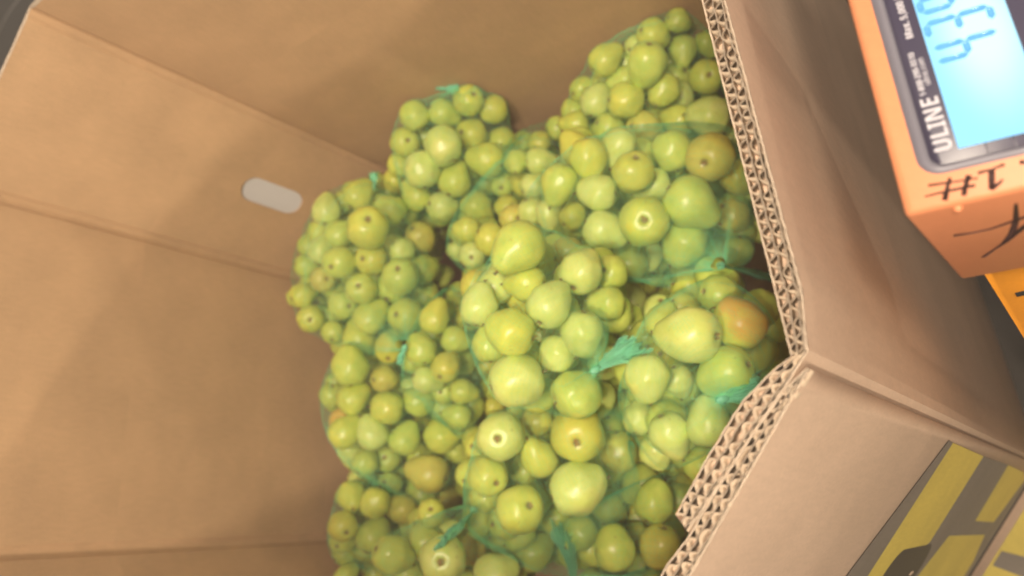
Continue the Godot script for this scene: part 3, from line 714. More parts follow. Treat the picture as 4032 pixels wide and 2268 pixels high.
# a wall between two corners, with a pressed crease at each end
func wall_lines(i: int) -> Array:
	var a: Vector2 = CORNERS[i]
	var b: Vector2 = CORNERS[(i + 1) % 8]
	var d := (b - a).normalized()
	var w := a.distance_to(b)
	var n := outward(a, b)
	var before := outward(CORNERS[(i + 7) % 8], a)
	var after := outward(b, CORNERS[(i + 2) % 8])
	var ma := (n + before).normalized()
	var mb := (n + after).normalized()
	var inner := PackedVector2Array()
	var outer := PackedVector2Array()
	var steps := [[0.0, 0.0050], [0.004, 0.0046], [0.008, 0.0030], [0.0115, 0.0004], [0.014, 0.0]]
	for s in steps:
		inner.append(a + d * s[0] + (ma if s[0] == 0.0 else n) * s[1])
		outer.append(a + (ma * (THICK / ma.dot(n)) if s[0] == 0.0 else d * (s[0] + 0.0) + n * THICK))
	for k in range(1, 12):   # the board bows a little
		var t := k / 12.0
		var bow := 0.0
		inner.append(a + d * (w * t) + n * bow)
		outer.append(a + d * (w * t) + n * (THICK + bow))
	steps.reverse()
	for s in steps:
		inner.append(b - d * s[0] + (mb if s[0] == 0.0 else n) * s[1])
		outer.append(b + (mb * (THICK / mb.dot(n)) if s[0] == 0.0 else -d * s[0] + n * THICK))
	return [inner, outer]

func printed(points: Array, origin: Vector2, dir: Vector2, n: Vector2, holes: Array, m: Material, parent: Node) -> void:  # flat marks: real print, plus painted shade for the hand hole and the foot
	var poly := PackedVector2Array()
	for p in points: poly.append(Vector2(p[0], p[1]) * 0.001)
	var left: Array[PackedVector2Array] = [poly]
	for h in holes: left = Geometry2D.clip_polygons(poly, h)
	var st := surf()
	for q in left:
		var t := Geometry2D.triangulate_polygon(q)
		for k in t:
			st.add_vertex(v3(origin + dir * q[k].x + n * 0.0007, RIM + q[k].y))
	put("print_or_shade_mark", done(st), m, parent)

func build_bin() -> void:
	var t := thing("cardboard_bin", "tall octagonal brown corrugated cardboard bin holding the bags of pears", "cardboard bin")
	for i in 7:
		var l := wall_lines(i)
		var inner: PackedVector2Array = l[0]
		var outer: PackedVector2Array = l[1]
		if i == 0:   # the near wall: its board is crushed thin at the fold beside the glue flap
			inner = PackedVector2Array([K, K.lerp(CORNERS[1], 0.018), K.lerp(CORNERS[1], 0.05)]) + inner.slice(5)
			var n := outward(K, CORNERS[1])
			outer = PackedVector2Array([K + Vector2(0.0051, 0.0066), K.lerp(CORNERS[1], 0.018) + n * 0.0095, K.lerp(CORNERS[1], 0.05) + n * THICK]) + outer.slice(5)
		var hole := []
		if i == 3:   # hand hole in the far wall
			inner = PackedVector2Array([inner[0], inner[1], inner[2], inner[3], inner[4], inner[-5], inner[-4], inner[-3], inner[-2], inner[-1]])
			outer = PackedVector2Array([outer[0], outer[1], outer[2], outer[3], outer[4], outer[-5], outer[-4], outer[-3], outer[-2], outer[-1]])
			hole = [4, Vector2(0.129, RIM - 0.503), Vector2(0.0255, 0.069)]
		board(inner, outer, FOOT, RIM, t, "wall_panel", M.inner, M.outer, hole)
	# near left wall: the glue flap of the wall beside it, and the printed panel glued outside the flap
	var e := (CORNERS[7] - K).normalized()
	var n := outward(CORNERS[7], K)
	var fi := PackedVector2Array([K, K + e * 0.009 - n * 0.003, K + e * 0.03 - n * 0.0062, K + e * 0.06 - n * 0.0042, K + e * 0.093 - n * 0.0002])
	var fo := PackedVector2Array([K + Vector2(0.0051, 0.0066), K + e * 0.008 + n * 0.0062, K + e * 0.03 + n * 0.0072, K + e * 0.06 + n * 0.0086, K + e * 0.095 + n * 0.0098])
	board(fi, fo, FOOT, RIM - 0.001, t, "glue_flap", M.inner, M.outer, [], [false, true])
	# printed panel: plane through the measured line of its outer face
	var o0 := Vector2(0.00989, -0.11597)
	var dir := Vector2(-0.9834, -0.1822).normalized()
	var pn := Vector2(-dir.y, dir.x)
	if pn.dot(n) < 0: pn = -pn
	var panel_in := PackedVector2Array()
	var panel_out := PackedVector2Array()
	for q in [[0.0006, 0.0016], [0.012, 0.0052], [0.035, 0.0078], [0.062, 0.0096], [0.098, 0.0105], [0.112, 0.0125], [0.30, 0.0125]]:
		panel_out.append(o0 + dir * q[0])
		panel_in.append(o0 + dir * q[0] - pn * q[1])
	var at := Vector2(0.040, RIM - 0.540)
	var half := Vector2(0.030, 0.092)
	var p := board(panel_in, panel_out, FOOT, RIM - 0.0005, t, "printed_panel", M.inner, M.outer, [], [true, true])
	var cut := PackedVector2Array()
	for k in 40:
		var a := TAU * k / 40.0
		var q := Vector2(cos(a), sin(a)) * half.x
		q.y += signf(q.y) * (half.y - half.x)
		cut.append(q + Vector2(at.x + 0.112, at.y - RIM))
	var yellow: Material = M.yellow_ink
	var grey: Material = M.grey_ink_and_shade
	printed([[10, -380], [137, -306], [290, -212], [290, -352], [144, -384], [11, -402]], o0, dir, pn, [cut], grey, p)
	printed([[11, -402], [144, -384], [290, -352], [290, -420], [200, -432], [153, -484], [119, -591], [14, -597]], o0, dir, pn, [cut], yellow, p)
	printed([[14, -597], [119, -591], [153, -484], [200, -432], [290, -420], [290, -560], [168, -648], [116, -697], [128, -1037], [106, -1049], [99, -838], [15, -824]], o0, dir, pn, [cut], grey, p)
	printed([[15, -824], [99, -838], [106, -1049], [31, -1113], [19, -1050]], o0, dir, pn, [cut], yellow, p)
	printed([[116, -697], [168, -648], [290, -560], [290, -1090], [180, -1105], [128, -1037]], o0, dir, pn, [cut], yellow, p)
	printed([[31, -1113], [106, -1049], [128, -1037], [180, -1105], [290, -1090], [290, -1168], [20, -1168]], o0, dir, pn, [cut], grey, p)  # grey wedge at the foot: the shadow above the flap, painted on
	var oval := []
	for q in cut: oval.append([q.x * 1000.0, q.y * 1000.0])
	printed(oval, o0, dir, pn, [], M.hole_shade, p)  # shaded inside of a hand hole, painted on the uncut board
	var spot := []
	for k in 9: spot.append([158.0 + 3.0 * cos(TAU * k / 9.0), -590.0 + 9.0 * sin(TAU * k / 9.0)])  # pale spot painted inside that dark oval
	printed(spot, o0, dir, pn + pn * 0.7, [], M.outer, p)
	# bottom flap turned outwards on the ground
	var flap := surf()
	var f0 := o0 + dir * 0.0 + pn * 0.003
	var f1 := o0 + dir * 0.32 + pn * 0.003
	var g0 := f0 + pn * 0.34
	var g1 := f1 + pn * 0.34
	quad(flap, v3(f0, 0.006), v3(f1, 0.006), v3(g1, 0.016), v3(g0, 0.016))
	quad(flap, v3(f0, -0.004), v3(f1, -0.004), v3(g1, 0.005), v3(g0, 0.005))
	quad(flap, v3(f0, -0.004), v3(f1, -0.004), v3(f1, 0.006), v3(f0, 0.006))
	quad(flap, v3(g0, 0.005), v3(g1, 0.005), v3(g1, 0.016), v3(g0, 0.016))
	var fl := put("bottom_flap", done(flap), M.outer, t)
	var ink := surf()
	var lift := func(s: float, w: float) -> Vector3: return v3(f0 + dir * s + pn * w, 0.0068 + w * 0.0294)
	quad(ink, lift.call(0.0, 0.013), lift.call(0.32, 0.013), lift.call(0.32, 0.33), lift.call(0.0, 0.33))
	put("print_or_shade_mark", done(ink), yellow, fl)
	var bar := surf()
	var up := Vector3(0, 0.0006, 0)
	quad(bar, lift.call(0.150, 0.017) + up, lift.call(0.178, 0.017) + up, lift.call(0.155, 0.11) + up, lift.call(0.115, 0.11) + up)
	put("print_or_shade_mark", done(bar), grey, fl)
	# floor of the bin
	var st := surf()
	var mid := Vector2(-0.05, -0.78)
	for i in 8:
		for q in [mid, CORNERS[i], CORNERS[(i + 1) % 8]]: st.add_vertex(v3(q, 0.012))
	put("bottom_sheet", done(st), M.inner, t)

# ------------------------------------------------------------------ pears
func pear_mesh(v: int) -> ArrayMesh:
	var neck: float = [1.24, 1.36, 1.08, 1.46, 1.30][v]
	var slim: float = [0.72, 0.64, 0.88, 0.62, 0.76][v]
	var prof := [Vector2(0.0, -0.845), Vector2(0.08, -0.855), Vector2(0.17, -0.893), Vector2(0.30, -0.918), Vector2(0.50, -0.872), Vector2(0.70, -0.735), Vector2(0.87, -0.51), Vector2(0.97, -0.24)]
	for k in 13:   # from the widest ring up a shoulder to the rounded stem end
		var u := sin(PI / 2 * k / 12.0)
		prof.append(Vector2(sqrt(maxf(0.0, 1.0 - pow(u, 2.0 + 3.0 * u))) * lerpf(1.0, slim, smoothstep(0.08, 0.9, u)), u * neck))
	var seg := 26
	var st := surf()
	st.set_smooth_group(0)
	var wob := noise(0.9, 40 + v, 2)
	var pts := []
	for i in prof.size():
		var row := []
		for k in seg + 1:
			var a := TAU * (k % seg) / seg
			var q := Vector3(cos(a) * prof[i].x, prof[i].y, sin(a) * prof[i].x)
			var d := 1.0 + 0.10 * wob.get_noise_3dv(q * 1.1) + 0.02 * cos(a * 5.0 + v) * clampf(-q.y - 0.3, 0.0, 1.0)
			q.x *= d
			q.z *= d
			var hh := maxf(0.0, q.y)
			q.x += 0.10 * sin(v * 2.1) * hh * hh
			q.z += 0.10 * cos(v * 1.7) * hh * hh
			row.append(q)
		pts.append(row)
	for i in prof.size() - 1:
		for k in seg:
			for c in [[i, k], [i + 1, k], [i + 1, k + 1], [i, k], [i + 1, k + 1], [i, k + 1]]:
				st.set_uv(Vector2(float(c[1]) / seg, float(c[0]) / (prof.size() - 1)))
				st.add_vertex(pts[c[0]][c[1]])
	st.generate_normals()
	return st.commit()

func calyx_mesh() -> ArrayMesh:
	# five dried sepals round the eye
	var st := surf()
	for k in 5:
		var a := TAU * k / 5.0
		var u := Vector3(cos(a), 0, sin(a))
		var w := Vector3(-sin(a), 0, cos(a))
		var root := u * 0.04 + Vector3(0, -0.86, 0)
		var mid := u * 0.10 + Vector3(0, -0.93, 0)
		var tip := u * (0.15 + 0.04 * sin(k * 2.3)) + Vector3(0, -0.965 + 0.02 * cos(k * 1.9), 0)
		quad(st, root - w * 0.045, root + w * 0.045, mid + w * 0.05, mid - w * 0.05)
		for p in [mid - w * 0.05, mid + w * 0.05, tip]: st.add_vertex(p)
	for k in 8:
		var a := TAU * k / 8.0
		var b := TAU * (k + 1) / 8.0
		for p in [Vector3(0, -0.865, 0), Vector3(cos(a) * 0.11, -0.885, sin(a) * 0.11), Vector3(cos(b) * 0.11, -0.885, sin(b) * 0.11)]: st.add_vertex(p)
	return done(st)

func stem_mesh(top: float, bend: float) -> ArrayMesh:
	var st := surf()
	st.set_smooth_group(0)
	var rows := []
	for i in 6:
		var t := i / 5.0
		var r := lerpf(0.085, 0.055, minf(1.0, t * 2.0)) + (0.03 if i == 5 else 0.0)
		var c := Vector3(bend * t * t, top - 0.06 + [0.20, 0.34, 0.16, 0.26, 0.20][posmod(int(bend * 100.0), 5)] * t, 0.4 * bend * t)
		var row := []
		for k in 7:
			var a := TAU * (k % 6) / 6.0
			row.append(c + Vector3(cos(a) * r, 0, sin(a) * r))
		rows.append(row)
	for i in 5:
		for k in 6: quad(st, rows[i][k], rows[i + 1][k], rows[i + 1][k + 1], rows[i][k + 1])
	for k in 6:
		for p in [rows[5][k], rows[5][k + 1], (rows[5][0] + rows[5][3]) * 0.5]: st.add_vertex(p)
	return done(st)

var bodies: Array[ArrayMesh] = []
var stems: Array[ArrayMesh] = []
var eye: ArrayMesh

func pear_basis(axis: Vector3, spin: float) -> Basis:
	var y := axis.normalized()
	var x := y.cross(Vector3.UP if absf(y.y) < 0.9 else Vector3.RIGHT).normalized()
	return Basis(x, y, x.cross(y)) * Basis(Vector3.UP, spin)

func build_pear(p: Array) -> void:
	var o := thing("pear", p[8], "pear", Vector3(p[0], p[1], p[2]) * 0.001, "pears in the net bags")
	var v := rng.randi() % 5
	o.basis = pear_basis(Vector3(p[4], p[5], p[6]), rng.randf() * TAU).scaled(Vector3.ONE * p[3] * 0.0001)
	put("skin", bodies[v], M.skin[p[7]], o)
	put("blossom_end", eye, M.calyx, o)
	put("stem", stems[v], M.stem, o)

# ------------------------------------------------------------------ nets
func hull_radii(centre: Vector3, frame: Basis, balls: Array, lat: int, lon: int) -> PackedFloat32Array:
	var normals := PackedVector3Array()
	var support := PackedFloat32Array()
	const COUNT := 420
	for k in COUNT:
		var y := 1.0 - 2.0 * (k + 0.5) / COUNT
		var a := 2.39996 * k
		var r := sqrt(1.0 - y * y)
		var n := frame * Vector3(r * cos(a), y, r * sin(a))
		var h := -1e9
		for b in balls:
			h = maxf(h, (b[0] as Vector3).dot(n) + b[1])
		normals.append(n)
		support.append(h)
	var out := PackedFloat32Array()
	for i in lat + 1:
		var th := PI * i / lat
		for j in lon:
			var ph := TAU * j / lon
			var d := frame * Vector3(sin(th) * cos(ph), cos(th), sin(th) * sin(ph))
			var best := 1e9
			for k in COUNT:
				var c := normals[k].dot(d)
				if c > 0.2:
					best = minf(best, support[k] / c)
			# the net sags towards the pears under it
			var reach := 0.0
			for b in balls:
				var q: Vector3 = b[0]
				var s := q.dot(d)
				var far: float = b[1] * b[1] - (q.length_squared() - s * s)
				if far > 0.0 and s > 0.0:
					reach = maxf(reach, s + sqrt(far))
			out.append(best if reach <= 0.0 else lerpf(best, maxf(reach + 0.001, best - 0.02), 0.35))
	return out

func build_net(called: String, bag: Dictionary) -> void:
	var centre := Vector3.ZERO
	var pears: Array = bag.pears
	for p in pears.filter(func(q: Array) -> bool: return not (q[8] as String).contains("shaded")): centre += Vector3(p[0], p[1], p[2]) * 0.001
	centre /= pears.filter(func(q: Array) -> bool: return not (q[8] as String).contains("shaded")).size()
	var ties := []
	for t in bag.ties: ties.append([Vector3(t[0], t[1], t[2]) * 0.001, Vector3(t[3], t[4], t[5]) * 0.001])
	var pole := Vector3(0.9, 0.1, -0.35).normalized()
	if ties: pole = (ties[0][0] - centre).normalized()
	var frame := pear_basis(pole, 0.0)
	var balls := []
	for p in pears:
		if (p[8] as String).contains("shaded"): continue
		var r: float = p[3] * 0.0001
		var c := Vector3(p[0], p[1], p[2]) * 0.001 - centre
		var ax := Vector3(p[4], p[5], p[6]).normalized()
		balls.append([c, r * 1.0 + 0.0005])
		balls.append([c + ax * r * 0.95, r * 0.52])
	for t in ties: balls.append([t[0] - centre, 0.004])
	var lat := 34
	var lon := 52
	var rad := hull_radii(centre, frame, balls, lat, lon)
	var o := thing("net_bag", bag.net, "net bag", centre, "green net bags in the bin")
	var grid := func(th: float, ph: float) -> Vector3:
		var fi := clampf(th / PI * lat, 0.0, lat - 0.001)
		var fj := fposmod(ph / TAU * lon, lon)
		var i := int(fi)
		var j := int(fj) % lon
		var a := lerpf(rad[i * lon + j], rad[i * lon + (j + 1) % lon], fj - int(fj))
		var b := lerpf(rad[(i + 1) * lon + j], rad[(i + 1) * lon + (j + 1) % lon], fj - int(fj))
		return frame * Vector3(sin(th) * cos(ph), cos(th), sin(th) * sin(ph)) * lerpf(a, b, fi - i)
	var verts := PackedVector3Array()
	var norms := PackedVector3Array()
	var index := PackedInt32Array()
	var mean := 0.0
	for r in rad: mean += r
	mean /= rad.size()
	var pitch := 0.0042
	var meridians := int(TAU * mean / pitch)
	var loops := int(PI * mean / pitch)
	var strand := func(path: PackedVector3Array) -> void:
		var open := -1
		for k in path.size():
			var here := path[k]
			var n := here.normalized()
			var hidden := n.y < -0.35
			var ahead := path[mini(k + 1, path.size() - 1)] - path[maxi(k - 1, 0)]
			var side := ahead.cross(n).normalized() * 0.000085
			var base := verts.size()
			verts.append(here - side)
			verts.append(here + n * 0.00011)
			verts.append(here + side)
			norms.append((n * 0.5 - side.normalized()).normalized())
			norms.append(n)
			norms.append((n * 0.5 + side.normalized()).normalized())
			if open >= 0 and not hidden:
				for q in 2:
					index.append_array([open + q, base + q, base + q + 1, open + q, base + q + 1, open + q + 1])
			open = -1 if hidden else base
	var wav := noise(6.0, rng.randi() % 999, 2)
	for m in meridians:
		var ph := TAU * m / meridians
		var path := PackedVector3Array()
		for k in 31:
			var th := PI * (0.012 + 0.976 * k / 30.0)
			path.append(grid.call(th, ph + 0.05 * wav.get_noise_2d(th, ph * 0.3)))
		strand.call(path)
	for l in loops:
		var th := PI * (l + 0.5) / loops
		var path := PackedVector3Array()
		var count := 6 + int(46.0 * sin(th))
		for k in count + 1:
			var ph := TAU * k / count
			path.append(grid.call(clampf(th + 0.03 * wav.get_noise_2d(th + 9.0, sin(ph)), 0.02, PI - 0.02), ph))
		strand.call(path)
	var arr := []
	arr.resize(Mesh.ARRAY_MAX)
	arr[Mesh.ARRAY_VERTEX] = verts
	arr[Mesh.ARRAY_NORMAL] = norms
	arr[Mesh.ARRAY_INDEX] = index
	var mesh := ArrayMesh.new()
	mesh.add_surface_from_arrays(Mesh.PRIMITIVE_TRIANGLES, arr)
	put("netting", mesh, M.net, o)
	for t in ties:
		var kn: Vector3 = t[0] - centre
		var tip: Vector3 = t[1] - centre
		put("knot", knot_mesh((tip - kn).normalized()), M.film, o, kn)
		put("gathered_tail", tail_mesh(kn, tip), M.film, o)

func knot_mesh(dir: Vector3) -> ArrayMesh:
	# a twisted wrap of film
	var st := surf()
	st.set_smooth_group(0)
	var f := pear_basis(dir, 0.0)
	var rows := []
	for i in 9:
		var t := i / 8.0
		var row := []
		for k in 13:
			var a := TAU * (k % 12) / 12.0
			var r := 0.0052 * pow(sin(PI * (0.04 + 0.92 * t)), 0.6) * (1.0 + 0.22 * sin(a * 4.0 + t * 6.0))
			row.append(f * Vector3(cos(a) * r, (t - 0.5) * 0.015, sin(a) * r))
		rows.append(row)
	for i in 8:
		for k in 12: quad(st, rows[i][k], rows[i + 1][k], rows[i + 1][k + 1], rows[i][k + 1])
	return done(st)

func tail_mesh(from: Vector3, to: Vector3) -> ArrayMesh:
	# a crumpled gather of net that spreads from the knot, its free edge uneven
	var st := surf()
	st.set_smooth_group(0)
	var dir := to - from
	var long := dir.length()
	var f := pear_basis(dir, rng.randf() * 0.5)
	var wide := clampf(long * 0.30, 0.008, 0.019)
	var crumple := noise(1.0, rng.randi() % 999, 3)
	for layer in 2:
		var rows := []
		var seed_at := rng.randf() * 50.0
		for i in 17:
			var t := i / 16.0
			var row := []
			for k in 29:
				var u := k / 28.0 * 2.0 - 1.0
				var spread := lerpf(0.003, wide, pow(t, 0.8)) * (1.0 + 0.35 * crumple.get_noise_2d(t * 2.0, seed_at + signf(u) * 9.0))
				var fold := (0.0015 + 0.011 * t) * crumple.get_noise_2d(u * 2.6 + seed_at, t * 1.1) + 0.0012 * crumple.get_noise_2d(u * 11.0 + seed_at, t * 2.0)
				var reach := t * long * (0.92 + 0.3 * t * crumple.get_noise_2d(u * 2.2 + seed_at, 30.0) + 0.1 * t * crumple.get_noise_2d(u * 9.0, seed_at))
				var sway := 0.10 * long * t * t * sin(seed_at)
				row.append(from + f * Vector3(u * spread + sway, reach, fold + (layer - 0.5) * 0.004 * t))
			rows.append(row)
		for i in 16:
			for k in 28: quad(st, rows[i][k], rows[i + 1][k], rows[i + 1][k + 1], rows[i][k + 1])
	return done(st)

# ------------------------------------------------------------------ scale indicator
func rounded(w: Rect2, r: float) -> PackedVector2Array:
	var out := PackedVector2Array()
	for c in 4:
		var mid: Vector2 = [w.position + Vector2(r, r), Vector2(w.end.x - r, w.position.y + r), w.end - Vector2(r, r), Vector2(w.position.x + r, w.end.y - r)][c]
		for k in 7:
			var a := PI + PI / 2 * c + PI / 2 * k / 6.0
			out.append(mid + Vector2(cos(a), sin(a)) * r)
	return out

# a plate with rounded outline lying on the indicator's face: x right, z down the text, y off the face
func plate(poly: PackedVector2Array, y0: float, y1: float, bevel := 0.0) -> ArrayMesh:
	var st := surf()
	var mid := Vector2.ZERO
	for p in poly: mid += p / poly.size()
	for i in poly.size():
		var a := poly[i]
		var b := poly[(i + 1) % poly.size()]
		var ai := a + (mid - a).normalized() * bevel
		var bi := b + (mid - b).normalized() * bevel
		quad(st, v3(a, y0), v3(b, y0), v3(b, y1 - bevel), v3(a, y1 - bevel))
		if bevel > 0.0: quad(st, v3(a, y1 - bevel), v3(b, y1 - bevel), v3(bi, y1), v3(ai, y1))
	var inner := PackedVector2Array()
	for p in poly: inner.append(p + (mid - p).normalized() * bevel)
	for k in Geometry2D.triangulate_polygon(inner): st.add_vertex(v3(inner[k], y1))
	return done(st)

func frame_ring(a: PackedVector2Array, b: PackedVector2Array, y0: float, y1: float) -> ArrayMesh:
	var st := surf()
	for i in a.size():
		var n := (i + 1) % a.size()
		var am := a[i].lerp(b[i], 0.35)
		var an := a[n].lerp(b[n], 0.35)
		quad(st, v3(a[i], y0), v3(a[n], y0), v3(an, y1), v3(am, y1))
		quad(st, v3(am, y1), v3(an, y1), v3(b[n], y1 - 0.0003), v3(b[i], y1 - 0.0003))
		quad(st, v3(b[i], y1 - 0.0003), v3(b[n], y1 - 0.0003), v3(b[n], y0), v3(b[i], y0))
	return done(st)

func stroke(points: Array, wide: float, y: float) -> ArrayMesh:
	# marker line: points in millimetres on the face, (x, z)
	var poly := PackedVector2Array()
	var back := PackedVector2Array()
	for i in points.size():
		var a := Vector2(points[maxi(i - 1, 0)][0], points[maxi(i - 1, 0)][1])
		var b := Vector2(points[mini(i + 1, points.size() - 1)][0], points[mini(i + 1, points.size() - 1)][1])
		var p := Vector2(points[i][0], points[i][1])
		var d := (b - a).normalized()
		var w := wide * (0.75 + 0.35 * sin(i * 1.7 + points[0][0]))
		poly.append((p + Vector2(-d.y, d.x) * w) * 0.001)
		back.append((p - Vector2(-d.y, d.x) * w) * 0.001)
	back.reverse()
	poly.append_array(back)
	return plate(poly, y - 0.0002, y + 0.0003)

func lettering(text: String, size: float, left: Vector3, parent: Node, fat := false, squeeze := 1.0) -> void:
	var tm := TextMesh.new()
	var f := SystemFont.new()
	f.font_names = PackedStringArray(["Droid Sans"])
	f.font_weight = 700 if fat else 400
	tm.font = f
	tm.text = text
	tm.font_size = 32
	tm.pixel_size = size / 32.0 * 1.37
	tm.depth = 0.0003
	tm.horizontal_alignment = HORIZONTAL_ALIGNMENT_LEFT
	tm.vertical_alignment = VERTICAL_ALIGNMENT_CENTER
	var o := put("lettering", tm, M.white_ink, parent, left)
	o.basis = Basis(Vector3.RIGHT, -PI / 2) * Basis.from_scale(Vector3(squeeze, 1, 1))

func segment_poly(a: Vector2, b: Vector2, half: float) -> PackedVector2Array:
	var d := (b - a).normalized()
	var n := Vector2(-d.y, d.x) * half
	return PackedVector2Array([a, a + d * half * 1.1 + n, b - d * half * 1.1 + n, b, b - d * half * 1.1 - n, a + d * half * 1.1 - n])

func build_indicator() -> void:
	var e1 := Vector3(0.85736, -0.07248, -0.50958).normalized()
	var n := Vector3(0.16648, 0.97587, 0.14131).normalized()
	var e2 := e1.cross(n)        # down the text
	var o := thing("scale_indicator", "orange scale indicator with a lit blue number display, beside the bin", "scale indicator", Vector3(0.09698, RIM + 0.02, -0.09141))
	o.basis = Basis(e1, n, e2)
	# housing: profile in (z, y) run along x, its ends bevelled
	var st := surf()
	var prof := [Vector2(-0.0098, -0.004), Vector2(-0.0094, -0.0015), Vector2(-0.0068, 0.0), Vector2(0.135, 0.0), Vector2(0.139, -0.004), Vector2(0.139, -0.094), Vector2(0.0144, -0.094)]
	var mid := Vector2(0.065, -0.045)
	var ends := [[-0.0135, 0.0016], [-0.0122, 0.0], [0.215, 0.0], [0.2165, 0.0016]]
	var ring := func(k: int) -> Array:
		var row := []
		for p in prof:
			var q: Vector2 = p + (mid - p).normalized() * ends[k][1]
			row.append(Vector3(ends[k][0], q.y, q.x))
		return row
	for k in 3:
		var a: Array = ring.call(k)
		var b: Array = ring.call(k + 1)
		for i in prof.size():
			var j := (i + 1) % prof.size()
			quad(st, a[i], b[i], b[j], a[j])
	for k in [0, 3]:
		var a: Array = ring.call(k)
		for i in range(1, prof.size() - 1):
			for p in [a[0], a[i], a[i + 1]]: st.add_vertex(p)
	put("housing", done(st), M.orange, o)
	var out := rounded(Rect2(0.0, -0.0012, 0.2, 0.128), 0.0085)
	var inn := rounded(Rect2(0.0031, 0.0035, 0.1938, 0.120), 0.0052)
	put("border_frame", frame_ring(out, inn, 0.0, 0.0018), M.border, o)
	var pl := put("face_plate", plate(inn, 0.0, 0.0008), M.plate, o)
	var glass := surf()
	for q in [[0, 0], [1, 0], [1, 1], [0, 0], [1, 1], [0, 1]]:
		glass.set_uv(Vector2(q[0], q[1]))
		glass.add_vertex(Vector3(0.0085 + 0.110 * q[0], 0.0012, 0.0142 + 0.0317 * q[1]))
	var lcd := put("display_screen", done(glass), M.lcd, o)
	var shine := AreaLight3D.new()
	shine.name = "display_light"
	shine.area_size = Vector2(0.11, 0.0317)
	shine.area_normalize_energy = true
	shine.light_energy = 0.0012
	shine.light_color = Color(0.55, 0.85, 1.0)
	shine.area_range = 2.0
	shine.shadow_enabled = true
	shine.position = Vector3(0.0635, 0.0022, 0.030)
	shine.rotation_degrees = Vector3(90, 0, 0)
	o.add_child(shine)
	var w := 0.00135
	var digits := [[0.0503, "fgbc"], [0.0633, "agbcd"], [0.0763, "afgbcd"], [0.0893, "abc"]]
	for d in digits:
		var x: float = d[0]
		var seg := {
			"a": [Vector2(x + 0.0002, 0.0162), Vector2(x + 0.0068, 0.0162)], "g": [Vector2(x + 0.0002, 0.0280), Vector2(x + 0.0068, 0.0280)], "d": [Vector2(x + 0.0002, 0.0398), Vector2(x + 0.0068, 0.0398)],
			"f": [Vector2(x, 0.0164), Vector2(x, 0.0278)], "b": [Vector2(x + 0.007, 0.0164), Vector2(x + 0.007, 0.0278)], "e": [Vector2(x, 0.0282), Vector2(x, 0.0396)], "c": [Vector2(x + 0.007, 0.0282), Vector2(x + 0.007, 0.0396)],
		}
		for s in d[1]:
			put("display_segment", plate(segment_poly(seg[s][0], seg[s][1], w), 0.0011, 0.0015), M.segment, lcd)
	lettering("ULINE", 0.0068, Vector3(0.0088, 0.0008, 0.0094), pl, true, 0.96)
	lettering("1-800-295-5510", 0.0022, Vector3(0.0366, 0.0008, 0.0078), pl, true)
	lettering("uline.com", 0.0017, Vector3(0.0411, 0.0008, 0.0106), pl)
	lettering("Max. 5,000 lb", 0.0030, Vector3(0.0660, 0.0008, 0.0092), pl, true)
	for z in [0.0235, 0.0330]:
		put("key_divider", plate(PackedVector2Array([Vector2(0.0034, z), Vector2(0.0084, z - 0.0003), Vector2(0.0084, z + 0.0004), Vector2(0.0034, z + 0.0007)]), 0.0006, 0.0011), M.border, pl)
	# hand lettering in marker on the housing
	for s in [[[[-3.9, 0.5], [-4.6, 9.0], [-5.5, 17.7]], 0.55], [[[-8.3, -1.8], [-8.0, 7.0], [-8.3, 16.1]], 0.6], [[[-2.6, 8.6], [-7.0, 6.8], [-11.8, 4.6]], 1.1], [[[-3.4, 15.1], [-7.6, 13.2], [-11.5, 11.4]], 1.25],
			[[[-3.6, 22.9], [-8.0, 22.4], [-11.6, 20.8]], 1.3], [[[-3.4, 18.2], [-3.2, 22.6], [-2.3, 27.6]], 0.8], [[[-11.4, 20.8], [-10.2, 23.0], [-8.6, 25.5]], 0.9], [[[-2.9, 32.6], [-4.4, 38.0]], 1.3]]:
		put("marker_stroke", stroke(s[0], s[1], 0.0), M.marker, o)
	for s in [[[[8.7, 34.1], [16.0, 35.5], [22.7, 35.2], [34.4, 30.0], [48.0, 24.0]], 1.0], [[[22.0, 67.8], [26.0, 60.5], [30.1, 53.6], [35.5, 40.4], [44.0, 26.0]], 1.3], [[[30.0, 14.1], [31.7, 32.0], [31.4, 46.0], [28.7, 56.3]], 1.4]]:
		# on the end of the housing: turn (z, depth) on to that face
		var k := put("marker_stroke", stroke(s[0], s[1], 0.0), M.marker, o, Vector3(-0.0135, 0, 0))
		k.basis = Basis(Vector3(0, 0, 1), Vector3(-1, 0, 0), Vector3(0, -1, 0))
	var bump := SphereMesh.new()
	bump.radius = 0.0018
	bump.height = 0.0022
	put("screw_head", bump, M.orange, o, Vector3(-0.0136, -0.0054, 0.009))

func beam(a: Vector3, sx: Vector3, sy: Vector3, sz: Vector3, chamfer: float) -> ArrayMesh:
	# a box from corner a along three edges, its four long (sy) edges chamfered
	var st := surf()
	var ux := sx.normalized() * chamfer
	var uz := sz.normalized() * chamfer
	var ring := [a + ux, a + sx - ux, a + sx + uz, a + sx + sz - uz, a + sx + sz - ux, a + sz + ux, a + sz - uz, a + uz]
	for i in 8:
		var j := (i + 1) % 8
		quad(st, ring[i], ring[j], ring[j] + sy, ring[i] + sy)
	for i in range(1, 7):
		for p in [ring[0], ring[i], ring[i + 1]]: st.add_vertex(p)
		for p in [ring[0], ring[i], ring[i + 1]]: st.add_vertex(p + sy)
	return done(st)

